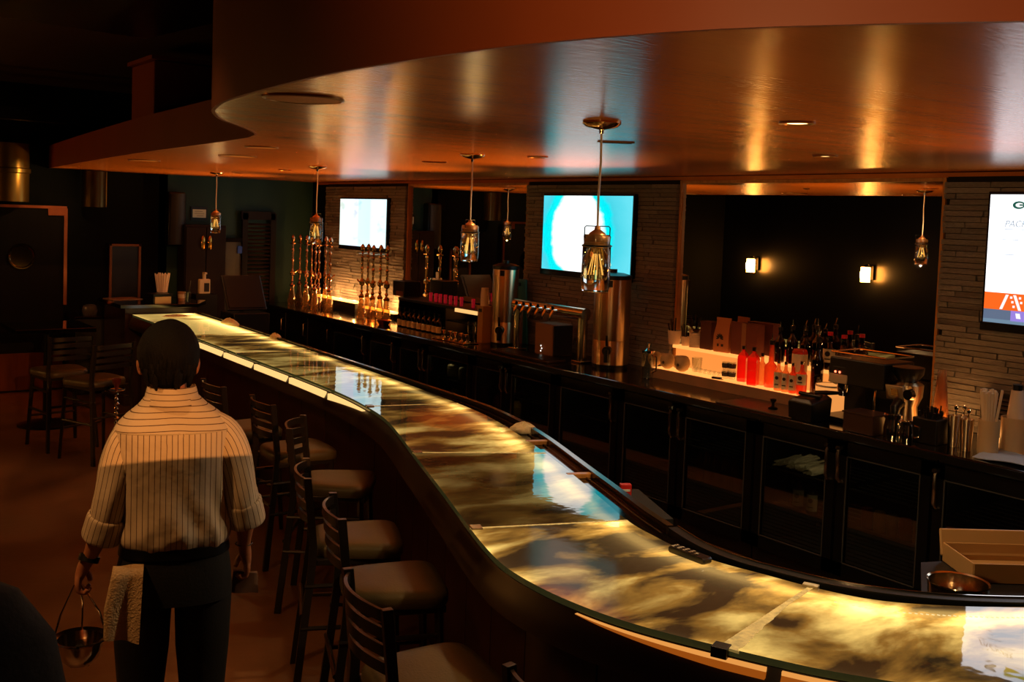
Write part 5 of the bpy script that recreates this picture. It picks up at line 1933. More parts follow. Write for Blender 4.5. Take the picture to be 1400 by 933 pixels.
bottle('clear flask bottle with narrow label, third of four labelled bottles', 5.475, 4.379, ZL, 0.20, 0.027, L_pink, lab=M_label, cap=M_silver, lh=(0.1, 0.6))
bottle('coral bottle with dark banner label, fourth of four labelled bottles', 5.48, 4.312, ZL, 0.22, 0.034, L_pink, lab=M_label, cap=M_silver, lh=(0.3, 0.62))
jr = thing('label_jar', 'tall jar wrapped in a large cream label behind the labelled bottles', 'jar', (5.585, 4.419, ZL))
ob('jar_body', MB().lathe([(0, 0), (0.050, 0), (0.05, 0.26), (0.042, 0.28), (0, 0.28)], n=20), L_pink, jr)
ob('wrap_label', MB().lathe([(0.0512, 0.13), (0.0512, 0.25)], n=20), M_label, jr)
for i, (px, x, h, r) in enumerate(((0, 5.66, 0.36, 0.036), (1, 5.68, 0.38, 0.038), (2, 5.69, 0.36, 0.036), (3, 5.70, 0.40, 0.038), (4, 5.59, 0.38, 0.040))):
    y = [4.652, 4.563, 4.463, 4.373, 4.279][i]
    bottle('tall dark liquor bottle in the back row, %s from the far end' % ORD[i], x, y, ZU if x > 5.63 else ZL, h - (0.12 if x > 5.63 else 0.0), r, L_dark, pourer=True)
bottle('red-topped sauce bottle standing beside the espresso machine, the taller one', 5.69, 4.265, ZU, 0.25, 0.042, L_dark, cap=mat('red_cap', 'd0203a', 0.4), lab=M_label, lh=(0.2, 0.55), neck=0.45)
bottle('red-topped sauce bottle peeking over the espresso machine', 5.70, 4.164, ZU, 0.24, 0.045, L_dark, cap=MATS['red_cap'], neck=0.45)

# on the upper step
M_cupw = mat('white_paper_cup', 'd8c4ac', 0.6)


def holder(label, x, y, z, r, h, m, sticks, group, cm):
    t = thing('utensil_cup', label, 'cup', (x, y, z), 0, group)
    ob('cup', MB().lathe([(0, 0), (r * 0.8, 0), (r, h), (r * 0.94, h), (r * 0.75, 0.008), (0, 0.008)], n=22), m, t)
    rr = random.Random(int(y * 100))
    for k in range(sticks):
        a, q = rr.uniform(0, 6.28), rr.uniform(0.2, 0.7) * r
        ob('stirrer', MB().tube([(q * cos(a) * 0.5, q * sin(a) * 0.5, 0.012), (q * cos(a) * 1.6, q * sin(a) * 1.6, h + rr.uniform(0.05, 0.10))], rr.choice((0.004, 0.006)), 6), cm, t)
    return t


M_utensil = mat('dark_utensil', '3a2a20', 0.35, 0.4)
holder('white paper cup full of stirrers at the far end of the upper step', 5.68, 5.684, ZU, 0.052, 0.105, M_cupw, 7, None, M_utensil)
holder('small white paper cup with dark tongs next to the taller paper cup', 5.69, 5.575, ZU, 0.034, 0.07, M_cupw, 3, None, M_utensil)
cs = thing('lid_stack', 'stack of ribbed cup lids with a scoop on top, on the upper step', 'lids', (5.69, 5.470, ZU))
for k in range(8):
    ob('lid', MB().lathe([(0, 0), (0.048, 0), (0.050, 0.004), (0.046, 0.013), (0, 0.013)], (0, 0, k * 0.014), 20), M_cupw, cs)
ob('scoop', MB().ell((0.0, 0.0, 0.125), (0.025, 0.03, 0.012), 12, 8).tube([(0, 0.02, 0.128), (0, 0.09, 0.17)], 0.006, 6), M_utensil, cs)
bx = thing('carton', 'dark brown carton beside the paper coffee bag', 'box', (5.70, 5.349, ZU))
ob('body', MB().box((0, 0, 0.10), (0.07, 0.11, 0.20)), mat('dark_carton', '4a2014', 0.6), bx, smooth=0, bevel=0.003)
ob('lid_flap', MB().box((0, 0, 0.203), (0.074, 0.114, 0.008)), MATS['dark_carton'], bx, smooth=0)
pb = thing('paper_bag', 'tan paper coffee bag with a dark leaf emblem', 'bag', (5.69, 5.188, ZU), radians(8))
rings = []
for z_, w_, d_ in ((0.0, 0.062, 0.035), (0.02, 0.066, 0.04), (0.12, 0.064, 0.036), (0.19, 0.058, 0.016), (0.225, 0.06, 0.006), (0.25, 0.064, 0.004)):
    rings.append([(x_ * d_, y_ * w_ + 0.10 * z_ * 0.2, z_) for x_, y_ in ((-1, -1), (-1, -0.3), (-1.05, 0.3), (-1, 1), (1, 1), (1.05, 0), (1, -1))])
pbm = MB()
pbm.loft(rings)
ob('paper', pbm, mat('tan_kraft', 'b87444', 0.7, bump=0.3, bscale=30), pb, smooth=30)
em = MB()
for k in range(7):
    a = pi / 2 + (k - 3) * 0.62
    em.ell((-0.042, 0.010 + 0.018 * cos(a), 0.105 + 0.018 * sin(a)), (0.003, 0.006, 0.014), 8, 6, rot=Matrix.Rotation(a - pi / 2, 3, 'X'))
ob('leaf_emblem', em, M_ink, pb)
em = MB().box((-0.043, 0.022, 0.052), (0.003, 0.014, 0.020)).box((-0.043, -0.014, 0.052), (0.003, 0.018, 0.018))
ob('printed_mark', em, M_ink, pb, smooth=0)
bx = thing('carton', 'wide rust carton behind the ruby bottles', 'box', (5.71, 4.984, ZU))
ob('body', MB().box((0, 0, 0.115), (0.08, 0.24, 0.23)), mat('rust_carton', '6a3020', 0.65, noise=0.15, scale=6), bx, smooth=0, bevel=0.003)
ob('tape', MB().box((-0.041, 0, 0.115), (0.003, 0.04, 0.232)), mat('carton_tape', '8a5a3a', 0.4), bx, smooth=0)
lt = thing('lit_bucket', 'translucent bucket glowing orange in front of the espresso machine', 'bucket', (5.50, 4.100, CH))
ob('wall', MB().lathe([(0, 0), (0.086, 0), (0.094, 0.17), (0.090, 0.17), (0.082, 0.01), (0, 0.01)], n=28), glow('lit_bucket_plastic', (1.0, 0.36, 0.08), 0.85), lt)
ob('rim', MB().lathe([(0.094, 0.162), (0.098, 0.166), (0.094, 0.174), (0.089, 0.17)], n=28), M_cupw, lt)

# ---------------------------------------------------------------- other things on the back counter
# beer tap arch
M_archsteel = mat('polished_arch_steel', 'd8c8ac', 0.2, 1.0)
t = thing('beer_tap_arch', 'chrome arch with six beer taps on the back counter', 'beer tap', (5.42, (7.356 + 6.469) / 2, CH))
aw = (7.356 - 6.469) / 2
ar = MB()
for s in (-1, 1):
    ar.box((0, s * aw, 0.18), (0.075, 0.075, 0.36))
for s in (-1, 1):
    ob('post', MB().lathe([(0, 0.01), (0.042, 0.01), (0.042, 0.395), (0, 0.395)], (0, s * aw, 0), 24), M_archsteel, t)
ob('crossbar', MB().tube([(0, aw + 0.04, 0.395), (0, -aw - 0.04, 0.395)], 0.050, 24), M_archsteel, t)
for s in (-1, 1):
    ob('base_flange', MB().box((0, s * aw, 0.008), (0.12, 0.12, 0.016)), M_chrome, t, smooth=0, bevel=0.004)
for k in range(6):
    y = aw * 0.80 - k * aw * 0.23
    fa = ob('faucet', MB().tube([(-0.04, y, 0.395), (-0.085, y, 0.392), (-0.11, y, 0.36), (-0.118, y, 0.315)], [0.017, 0.017, 0.013, 0.010], 10), M_chrome, t)
    ob('lever', MB().lathe([(0.006, 0), (0.012, 0.012), (0.012, 0.026), (0.006, 0.032), (0, 0.032)], (-0.09, y, 0.405), 12), M_darkmetal, fa)
M_taptrim = mat('drip_tray_steel', '5a5248', 0.3, 1.0)
t = thing('drip_tray', 'long slatted drip tray under the beer taps', 'tray', (5.20, (7.356 + 6.469) / 2, CH))
ob('pan', MB().box((0, 0, 0.01), (0.2, 2 * aw * 0.9, 0.02)), M_taptrim, t, smooth=0, bevel=0.004)
for k in range(14):
    ob('slat', MB().box((-0.09 + 0.0138 * k, 0, 0.022), (0.006, 2 * aw * 0.88, 0.004)), M_taptrim, t, smooth=0)
t = thing('card_terminal', 'grey box terminal with tiny lights under the tap arch', 'terminal', (5.50, 6.944, CH))
ob('case', MB().box((0, 0, 0.135), (0.22, 0.24, 0.27)), mat('warm_grey_case', '8a6c54', 0.5), t, smooth=0, bevel=0.008)
ob('side_panel', MB().box((0, -0.125, 0.135), (0.20, 0.012, 0.25)), mat('dark_grey_case', '26221f', 0.5), t, smooth=0)
for k in range(3):
    ob('indicator', MB().ell((-0.112, 0.03 - 0.012 * (k % 2), 0.035 + 0.022 * k), (0.003, 0.005, 0.005), 8, 6), glow('white_indicator', (1, 0.95, 0.85), 3.0), t)


def dispenser(label, x, y, r, h, rz):
    t = thing('drink_dispenser', label, 'dispenser', (x, y, CH), rz)
    ob('cylinder', MB().lathe([(0, 0.03), (r, 0.03), (r, h * 0.30), (r * 0.985, h * 0.305), (r, h * 0.31), (r, h - 0.01), (r * 0.96, h), (0, h)], n=36), M_steel, t)
    ob('base', MB().lathe([(r * 0.96, 0), (r * 0.98, 0.03), (0, 0.03)], n=30), M_black, t)
    ob('lid', MB().lathe([(r * 1.02, h - 0.02), (r * 1.03, h + 0.012), (r * 0.6, h + 0.03), (0.03, h + 0.035), (0.03, h + 0.06), (0, h + 0.06)], n=30), M_black, t)
    sp_ = ob('spigot', MB().tube([(-r * 0.95, 0, 0.15), (-r - 0.07, 0, 0.15)], 0.035, 12).tube([(-r - 0.06, 0, 0.16), (-r - 0.06, 0, 0.06)], 0.02, 10), M_blackcap, t)
    ob('lever', MB().tube([(-r - 0.06, 0, 0.19), (-r - 0.075, 0, 0.27)], [0.012, 0.008], 8), M_blackcap, sp_)
    ob('hinge_clip', MB().box((-r, 0.0, h - 0.05), (0.03, 0.04, 0.05)), M_blackcap, t)
    ob('sight_tube', MB().tube([(-r * 0.93, r * 0.5, 0.15), (-r * 0.93, r * 0.5, h * 0.9)], 0.008, 8), M_glass, t)
    return t


dispenser('tall steel drink dispenser beside the narrow mirror, at the far end of the tap arch', 5.47, 7.638, 0.118, 0.71, radians(40))
dispenser('tall steel drink dispenser below the turquoise television, nearer the camera', 5.48, 6.188, 0.145, 0.72, radians(40))
ct = thing('cutting_board', 'turquoise plastic board leaning behind the far steel dispenser', 'board', (5.68, 7.706, CH))
ob('board', MB().box((0, 0, 0.30), (0.016, 0.26, 0.60), ry=-0.06), mat('turquoise_board', '2a8a9a', 0.4), ct, smooth=0, bevel=0.01)
ob('grip_hole', MB().box((-0.03, 0, 0.55), (0.014, 0.09, 0.03)), M_black, ct, smooth=0)
bx = thing('napkin_box', 'cream cardboard box beside the far steel dispenser', 'box', (5.40, 7.852, CH))
ob('body', MB().box((0, 0, 0.17), (0.10, 0.085, 0.34)), mat('cream_carton', 'a8884e', 0.6), bx, smooth=0, bevel=0.003)
ob('slot', MB().box((-0.052, 0, 0.30), (0.004, 0.05, 0.03)), M_black, bx, smooth=0)
cs = thing('cup_stack', 'stack of white paper cups standing on the cream box', 'cups', (5.40, 7.859, CH + 0.34))
for k in range(6):
    ob('cup', MB().lathe([(0.040, 0), (0.034, 0.075), (0, 0.075)], (0, 0, k * 0.018), 18), M_white, cs)
sk = thing('shaker', 'small glass press with a metal lid at the far end of the glowing shelf', 'shaker', (5.34, 5.606, CH))
ob('beaker', MB().lathe([(0, 0), (0.045, 0), (0.045, 0.20), (0.042, 0.20), (0.042, 0.008), (0, 0.008)], n=22), M_glass, sk)
ob('lid', MB().lathe([(0.05, 0.195), (0.05, 0.21), (0.02, 0.225), (0.006, 0.23), (0.006, 0.255), (0.012, 0.262), (0, 0.27)], n=22), M_chrome, sk)
ob('handle', MB().tube([(0.0, -0.045, 0.18), (0.0, -0.09, 0.17), (0, -0.092, 0.07), (0, -0.045, 0.05)], 0.007, 8), M_chrome, sk)

# stepped black bottle rack by the narrow mirror, red glasses on top
t = thing('bottle_rack', 'stepped black bottle rack under the narrow mirror, lit orange at its near end', 'rack', (0, 0, 0))
ya, yb = 9.426, 7.924
yl = 8.311
ob('top_shelf', MB().box((5.56, (ya + yb) / 2, CH + 0.275), (0.36, ya - yb, 0.03)), M_black, t, smooth=0, bevel=0.003)
ob('middle_shelf', MB().box((5.58, (ya + yb) / 2, CH + 0.14), (0.32, ya - yb - 0.02, 0.015)), M_black, t, smooth=0)
ob('back_panel', MB().box((5.73, (ya + yb) / 2, CH + 0.14), (0.015, ya - yb, 0.27)), M_black, t, smooth=0)
for y in (ya - 0.01, yl + 0.2, yb + 0.01):
    ob('upright', MB().box((5.56, y, CH + 0.14), (0.34, 0.02, 0.27)), M_black, t, smooth=0)
ob('lit_panel', MB().box((5.70, (yl + yb) / 2, CH + 0.15), (0.012, yl - yb - 0.03, 0.22)), M_lit, t, smooth=0)
ob('lit_edge', MB().box((5.375, (yl + yb) / 2, CH + 0.262), (0.014, yl - yb, 0.035)), glow('lit_edge_strip', (1.0, 0.52, 0.17), 1.1), t, smooth=0)
ZR = CH + 0.29
ysr = [8.937, 8.839, 8.756, 8.661, 8.567, 8.474, 8.370, 8.166]
M_redglass = mat('red_glass', 'd02238', 0.15, emit='e0283c', strength=0.10, trans=0.3)
for i, y in enumerate(ysr):
    tumbler('small red votive glass on the bottle rack, %s from the far end' % ORD[i], 5.48, y, ZR, 0.019, 0.085, M_redglass, 'red glasses on the bottle rack', 'votive_glass', 'glass')
ysl = [9.323, 9.233, 9.129, 9.041, 8.941, 8.842, 8.744, 8.648, 8.567]
for i, y in enumerate(ysl):
    bottle('small labelled bottle at the foot of the rack, %s from the far end' % ORD[i], 5.36, y, CH, 0.20, 0.034, L_dark, lab=M_label, group='labelled bottles at the foot of the rack', lh=(0.06, 0.36), mark=False)
bx = thing('crate', 'black crate with a copper label standing on the far end of the bottle rack', 'crate', (5.56, 9.562, ZR))
ob('body', MB().box((0, 0, 0.08), (0.2, 0.24, 0.16)), M_black, bx, smooth=0, bevel=0.004)
ob('label', MB().box((-0.102, -0.03, 0.03), (0.004, 0.14, 0.05)), mat('copper_label', '8a5030', 0.4, 0.5), bx, smooth=0)
t = thing('bowl', 'small copper bowl at the foot of the gold hookahs', 'bowl', (5.25, 9.473, CH))
ob('shell', MB().lathe([(0, 0), (0.05, 0), (0.08, 0.05), (0.075, 0.05), (0.045, 0.008), (0, 0.008)], n=24), M_copper, t)
t = thing('jigger_tray', 'brass tray of small bar tools in front of the bottle rack', 'tray', (5.20, 8.033, CH))
ob('plate', MB().box((0, 0, 0.006), (0.16, 0.55, 0.012)), M_brass, t, smooth=0, bevel=0.004)
for k in range(5):
    ob('jigger', MB().lathe([(0.022, 0), (0.012, 0.03), (0.026, 0.07), (0.023, 0.07), (0, 0.03)], (0.01 * (k % 2), 0.2 - k * 0.095, 0.012), 14), M_chrome, t)
tumbler('tall clear beer glass between the lit rack and the cream box', 5.34, 7.969, CH, 0.04, 0.18, M_glass)

# light tape riser behind the far hookahs
t = thing('light_bar', 'low orange light bar on the counter behind the far hookahs', 'light', (5.60, 0, CH))
ya, yb = 11.690, 10.652
ob('housing', MB().box((0, (ya + yb) / 2, 0.055), (0.16, ya - yb, 0.11)), M_black, t, smooth=0, bevel=0.004)
ob('tube', MB().box((-0.05, (ya + yb) / 2, 0.125), (0.05, ya - yb - 0.02, 0.03)), glow('orange_tube', (1.0, 0.36, 0.075), 7.0), t, smooth=0, bevel=0.01)


def bar_glow(x, y):
    l = bpy.data.lights.new('light_bar_glow', 'POINT')
    l.energy = 5.5
    l.color = (1.0, 0.42, 0.11)
    l.shadow_soft_size = 0.004
    o = bpy.data.objects.new('light_bar_glow', l)
    COL.objects.link(o)
    o.location = (x, y, CH + 0.17)


for k in range(3):
    bar_glow(5.60, ya + (yb - ya) * (k + 0.5) / 3)
ya, yb = 10.658, 9.894
for k in range(2):
    bar_glow(5.65, ya + (yb - ya) * (k + 0.5) / 2)
t = thing('light_bar', 'low orange light bar on the counter behind the five gold hookahs', 'light', (5.66, 0, CH))
ob('housing', MB().box((0, (ya + yb) / 2, 0.03), (0.12, ya - yb, 0.06)), M_black, t, smooth=0, bevel=0.004)
ob('tube', MB().box((-0.02, (ya + yb) / 2, 0.072), (0.05, ya - yb - 0.02, 0.026)), MATS['orange_tube'], t, smooth=0, bevel=0.01)

# board, tamper and the machines
t = thing('mat', 'dull grey rubber bar mat in front of the glowing shelf', 'mat', ((CX + 5.42) / 2, 4.35, CH))
ob('pad', MB().box((0, 0, 0.004), (0.34, 0.62, 0.008)), mat('grey_rubber', '4a3a2c', 0.45, noise=0.2, scale=40), t, smooth=0, bevel=0.003)
t = thing('tamper', 'small dark coffee tamper standing on the rubber mat', 'tamper', (5.18, 4.287, CH + 0.008))
ob('head', MB().lathe([(0, 0), (0.030, 0), (0.030, 0.012), (0.012, 0.02), (0, 0.02)], n=20), M_darkmetal, t)
ob('grip', MB().lathe([(0.010, 0.018), (0.009, 0.04), (0.02, 0.055), (0.02, 0.066), (0, 0.07)], n=18), M_blackcap, t)
t = thing('knock_box', 'black slanted knock box at the edge of the back counter', 'box', (5.15, 3.982, CH))
kb = MB()
kb.loft([[(-0.09, -0.085, 0), (0.09, -0.085, 0), (0.09, 0.085, 0), (-0.09, 0.085, 0)], [(-0.095, -0.09, 0.11), (0.095, -0.09, 0.135), (0.095, 0.09, 0.135), (-0.095, 0.09, 0.11)], [(-0.08, -0.06, 0.135), (0.08, -0.06, 0.155), (0.08, 0.06, 0.155), (-0.08, 0.06, 0.135)]])
ob('bin', kb, M_black, t, smooth=0, bevel=0.006)
ob('bar', MB().cyl((0, -0.08, 0.15), (0, 0.08, 0.15), 0.012), M_blackcap, t)

t = thing('espresso_machine', 'steel and black espresso machine with two red lights', 'espresso machine', (5.40, 3.784, CH))
mw = (3.920 - 3.536) / 2
b = MB()
b.box((0.06, 0, 0.30), (0.30, 2 * mw, 0.16)).box((0.14, 0, 0.11), (0.14, 2 * mw, 0.22))
ob('body', b, mat('graphite_case', '1c1a18', 0.35, 0.4), t, smooth=0, bevel=0.008)
fp = MB()
fp.loft([[(-0.10, mw - 0.002, 0.225), (-0.10, mw * 0.30, 0.225), (-0.07, mw * 0.30, 0.385), (-0.07, mw - 0.002, 0.385)], [(-0.088, mw - 0.002, 0.225), (-0.088, mw * 0.30, 0.225), (-0.058, mw * 0.30, 0.385), (-0.058, mw - 0.002, 0.385)]])
ob('front_panel', fp, mat('satin_panel', 'b4a486', 0.4, 0.1), t, smooth=0, bevel=0.004)
ob('display', MB().box((-0.083, mw * 0.64, 0.335), (0.010, mw * 0.45, 0.035), ry=0.18), M_black, t, smooth=0)
for k in range(2):
    ob('red_light', MB().ell((-0.096, mw * (0.74 - 0.16 * k), 0.292), (0.004, 0.007, 0.007), 10, 6), glow('red_indicator', (1.0, 0.12, 0.05), 6.0), t)
ob('group_head', MB().lathe([(0.035, 0), (0.038, 0.02), (0.038, 0.055), (0, 0.055)], (-0.045, mw * 0.60, 0.172), 20), M_chrome, t)
pf = ob('portafilter', MB().lathe([(0, 0), (0.028, 0.0), (0.034, 0.03), (0, 0.03)], (-0.045, mw * 0.60, 0.145), 18), M_chrome, t)
ob('grip', MB().tube([(-0.07, mw * 0.65, 0.16), (-0.13, mw * 0.9, 0.158), (-0.18, mw * 1.15, 0.155)], [0.010, 0.015, 0.013], 10), M_blackcap, pf)
ob('steam_wand', MB().tube([(-0.05, -mw * 0.6, 0.22), (-0.075, -mw * 0.65, 0.17), (-0.085, -mw * 0.7, 0.05)], 0.006, 8), M_chrome, t)
ob('cup_rail', MB().tube([(-0.08, mw * 0.98, 0.41), (-0.08, -mw * 0.98, 0.41), (0.2, -mw * 0.98, 0.41), (0.2, mw * 0.98, 0.41), (-0.08, mw * 0.98, 0.41)], 0.006, 6), M_chrome, t)
ob('drip_tray', MB().box((-0.02, 0, 0.015), (0.30, 2 * mw, 0.03)), M_black, t, smooth=0, bevel=0.004)
fn = ob('side_disc', MB().lathe([(0, 0), (0.09, 0.0), (0.095, 0.012), (0.085, 0.02), (0, 0.02)], n=28, rot=Matrix.Rotation(-pi / 2, 3, 'X')), M_black, t, loc=(0.02, mw + 0.002, 0.29))

t = thing('coffee_grinder', 'silver coffee grinder with a round knob and black hopper', 'grinder', (5.42, 3.507, CH))
ob('body', MB().lathe([(0.075, 0), (0.07, 0.05), (0.06, 0.14), (0.085, 0.20), (0.09, 0.27), (0.07, 0.285), (0, 0.285)], n=26), M_steel, t)
ob('front_plate', MB().box((-0.085, 0.02, 0.225), (0.02, 0.12, 0.09), ry=-0.25), M_steel, t, smooth=0, bevel=0.004)
ob('maker_badge', MB().box((-0.097, 0.02, 0.225), (0.004, 0.045, 0.04), ry=-0.25), M_brass, t, smooth=0)
ob('knob', MB().lathe([(0.0, 0.03), (0.03, 0.03), (0.034, 0.0), (0.0, 0.0)], n=20, rot=Matrix.Rotation(-pi / 2, 3, 'Y')), M_chrome, t, loc=(-0.075, -0.07, 0.225))
ob('hopper', MB().lathe([(0.05, 0.285), (0.085, 0.33), (0.09, 0.37), (0.0, 0.385)], n=26), M_black, t)
ob('spout', MB().tube([(-0.07, 0.0, 0.17), (-0.11, 0.0, 0.14), (-0.112, 0, 0.10)], [0.035, 0.03, 0.022], 12), M_black, t)

cs = thing('cup_tower', 'tall tapering tower of clear plastic cups lit amber from below', 'cups', (5.50, 3.343, CH + 0.02))
M_pcup = glassy('amber_lit_cups', 'fff2e2', 0.16, 0.35, 'ffe2c0')
for k in range(12):
    z0 = k * 0.024
    r0 = 0.057 - 0.0025 * k
    ob('cup', MB().lathe([(r0, 0), (r0 * 0.80, 0.09), (0, 0.09)], (0, 0, z0), 20), M_pcup, cs)
bs = thing('cup_riser', 'low lit orange block under the cup tower', 'riser', (5.53, 3.370, CH))
ob('block', MB().box((0, 0, 0.009), (0.2, 0.30, 0.018)), glow('low_riser', (1.0, 0.42, 0.10), 7.0), bs, smooth=0)


def pitcher(label, y, r, h):
    t = thing('milk_pitcher', label, 'pitcher', (5.16, y, CH))
    ob('body', MB().lathe([(0, 0), (r, 0), (r * 1.02, h * 0.45), (r * 0.86, h * 0.8), (r * 0.9, h), (r * 0.84, h), (r * 0.8, h * 0.8), (r * 0.94, 0.01), (0, 0.01)], n=26), M_chrome, t)
    ob('handle', MB().tube([(0, -r * 0.88, h * 0.85), (0, -r * 1.6, h * 0.8), (0, -r * 1.6, h * 0.3), (0, -r, h * 0.2)], 0.006, 8), M_chrome, t)
    ob('spout', MB().tube([(0, r * 0.8, h * 0.88), (0, r * 1.12, h * 1.02)], [0.018, 0.006], 8), M_chrome, t)


pitcher('taller chrome milk pitcher at the front of the back counter', 3.414, 0.052, 0.125)
pitcher('shorter chrome milk pitcher beside the taller one', 3.322, 0.046, 0.105)
t = thing('caddy', 'black bar caddy stuffed with stirrers and napkins', 'caddy', (5.24, 3.224, CH))
cb = MB()
cb.box((0, 0, 0.07), (0.16, 0.15, 0.14))
ob('bin', cb, M_black, t, smooth=0, bevel=0.006)
rr = random.Random(11)
for k in range(22):
    x, y = rr.uniform(-0.06, 0.06), rr.uniform(-0.06, 0.06)
    ob('stirrer', MB().tube([(x, y, 0.12), (x * 1.15, y * 1.15, 0.17 + rr.uniform(0, 0.035))], rr.choice((0.005, 0.008)), 6), M_blackcap, t)
t = thing('crate', 'clear plastic bin in shadow between the espresso machine and the grinder', 'bin', (5.14, 3.577, CH))
ob('bin', MB().box((0, 0, 0.055), (0.16, 0.20, 0.11)), mat('smoke_plastic', '3a2418', 0.3), t, smooth=0, bevel=0.006)
ob('rim', MB().box((0, 0, 0.112), (0.17, 0.21, 0.008)), MATS['smoke_plastic'], t, smooth=0)
ycs = (3.110, 3.087, 3.013)
for i, y in enumerate(ycs):
    t = thing('shaker_tin', 'steel shaker tin by the straw jars, %s from the grinder' % ORD[i], 'shaker', ((5.26, 5.30, 5.22)[i], y, CH), 0, 'steel shaker tins')
    ob('tin', MB().lathe([(0, 0), (0.027, 0), (0.035, 0.165), (0.035, 0.17), (0.032, 0.17), (0, 0.03)], n=24), M_steel, t)
    ob('spoon', MB().tube([(0.005, 0, 0.035), (0.03, 0.01, 0.19)], 0.003, 6).ell((0.034, 0.012, 0.205), (0.006, 0.012, 0.018), 10, 8), M_chrome, t)


def straw_jar(label, x, y, r, h, sl):
    t = thing('straw_jar', label, 'jar', (x, y, CH))
    mk = mat('frosted_jar', 'e0c090', 0.35, trans=0.35)
    ob('jar', MB().lathe([(0, 0), (r * 0.95, 0), (r, 0.02), (r * 1.02, h), (r * 0.96, h), (r * 0.93, 0.015), (0, 0.015)], n=26), mk, t)
    ob('sweetener', MB().lathe([(0, 0.018), (r * 0.9, 0.018), (r * 0.93, h * 0.82), (0, h * 0.82)], n=22), mat('pale_amber_fill', '9a6230', 0.5), t)
    rr = random.Random(int(x * 50 + r * 1000))
    for k in range(34):
        a, q = rr.uniform(0, 6.28), r * 0.80 * rr.random() ** 0.5
        ob('straw', MB().tube([(q * cos(a) * 0.75, q * sin(a) * 0.75, h * 0.72), (q * cos(a) * 1.45, q * sin(a) * 1.45, sl + rr.uniform(-0.012, 0.012))], 0.0078, 6), mat('translucent_straw', 'e0c8a4', 0.4), t)


straw_jar('frosted jar packed with pale straws, the first from the shaker tins', 5.24, 2.902, 0.052, 0.185, 0.335)
t = thing('straw_jar', 'wide frosted jar with one upturned cup, cut by the photo edge', 'jar', (5.42, 2.857, CH))
mk = MATS['frosted_jar']
ob('jar', MB().lathe([(0, 0), (0.068, 0), (0.072, 0.02), (0.072, 0.19), (0.066, 0.19), (0.066, 0.015), (0, 0.015)], n=26), mk, t)
ob('filling', MB().lathe([(0, 0.018), (0.063, 0.018), (0.064, 0.12), (0, 0.12)], n=22), mat('pale_amber_fill', '9a6230', 0.5), t)
ob('neck_tube', MB().lathe([(0.045, 0.185), (0.030, 0.335), (0.024, 0.335), (0, 0.33)], n=22), M_cupw, t)
ob('stopper', MB().lathe([(0.024, 0.335), (0.026, 0.365), (0, 0.37)], n=16), M_blackcap, t)
t = thing('ribbed_grille', 'dark slatted vent panel standing behind the straw jars', 'panel', (5.70, 3.055, CH))
ob('frame', MB().box((0.01, 0, 0.13), (0.02, 0.32, 0.26)), M_black, t, smooth=0)
for k in range(9):
    ob('slat', MB().box((-0.006, 0, 0.03 + 0.025 * k), (0.016, 0.30, 0.010), ry=0.5), mat('vent_slat', '3a3230', 0.4), t, smooth=0)
t = thing('light_bar', 'short orange light strip on the counter behind the straw jars', 'light', (5.60, 2.989, CH))
ob('strip', MB().box((0, 0, 0.012), (0.03, 0.24, 0.024)), glow('short_strip', (1.0, 0.40, 0.10), 2.4), t, smooth=0)
t = thing('paper_sheet', 'pale bluish paper sheet at the near end of the back counter', 'paper', (5.22, 2.723, CH))
sh = MB()
rings = []
for i in range(9):
    f = i / 8
    rings.append([(-0.14 + 0.28 * k / 8, -0.17 + 0.34 * f, 0.014 + 0.008 * sin(k * 1.1 + f * 5)) for k in range(9)] + [(-0.14 + 0.28 * k / 8, -0.17 + 0.34 * f, 0.011 + 0.008 * sin(k * 1.1 + f * 5)) for k in range(8, -1, -1)])
sh.loft(rings)
ob('sheet', sh, mat('pale_blue_paper', '9aa4b0', 0.7), t, smooth=80)

# ---------------------------------------------------------------- inside the coolers
M_bottleglass = mat('brown_beer_bottle', '5a2a0a', 0.12, spec=0.8)
k = 0
yb0 = 4.74
for r in range(3):
    for c in range(5):
        y = yb0 + 0.17 - c * 0.085 + (r % 2) * 0.02
        t = thing('beer_bottle', 'brown beer bottle on the cooler shelf, row %s, %s from the hinge side' % (('front', 'middle', 'back')[r], ORD[c]), 'bottle', (5.20 + r * 0.09, y, 0.372), 0, 'brown beer bottles in the cooler')
        ob('bottle', MB().lathe([(0, 0), (0.028, 0), (0.030, 0.01), (0.030, 0.10), (0.014, 0.145), (0.012, 0.185), (0, 0.185)], n=14), M_bottleglass, t)
        ob('crown_cap', MB().lathe([(0.014, 0.182), (0.013, 0.192), (0, 0.193)], n=12), M_brass, t)
        k += 1
t = thing('reflection_straws', 'loose white straw shapes standing in for a bright reflection in the cooler glass', 'straws', (5.30, 4.10, 0.609))
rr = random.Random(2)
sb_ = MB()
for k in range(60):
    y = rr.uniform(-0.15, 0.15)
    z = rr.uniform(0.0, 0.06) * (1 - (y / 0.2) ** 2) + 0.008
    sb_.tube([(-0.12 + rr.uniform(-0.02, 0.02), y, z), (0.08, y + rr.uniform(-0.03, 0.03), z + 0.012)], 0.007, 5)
tag(ob('straws', sb_, mat('white_reflection', 'e0d4b4', 0.6, emit='c8b078', strength=0.03), t), None, None, None, 'stuff')  # white sticks with slight emission, standing in for a reflection
for i, y in enumerate((4.10, 3.98, 4.22)):
    bottle(('syrup bottle with cream label on the lower cooler shelf, the taller pale one', 'syrup bottle with round dark emblem on the lower cooler shelf', 'dark bottle at the hinge side of the lower cooler shelf')[i], (5.24, 5.22, 5.32)[i], y, 0.372, 0.20, 0.035, L_dark if i else L_amber, lab=M_label if i < 2 else None, group='bottles in the near cooler', lh=(0.1, 0.6))
rr = random.Random(8)
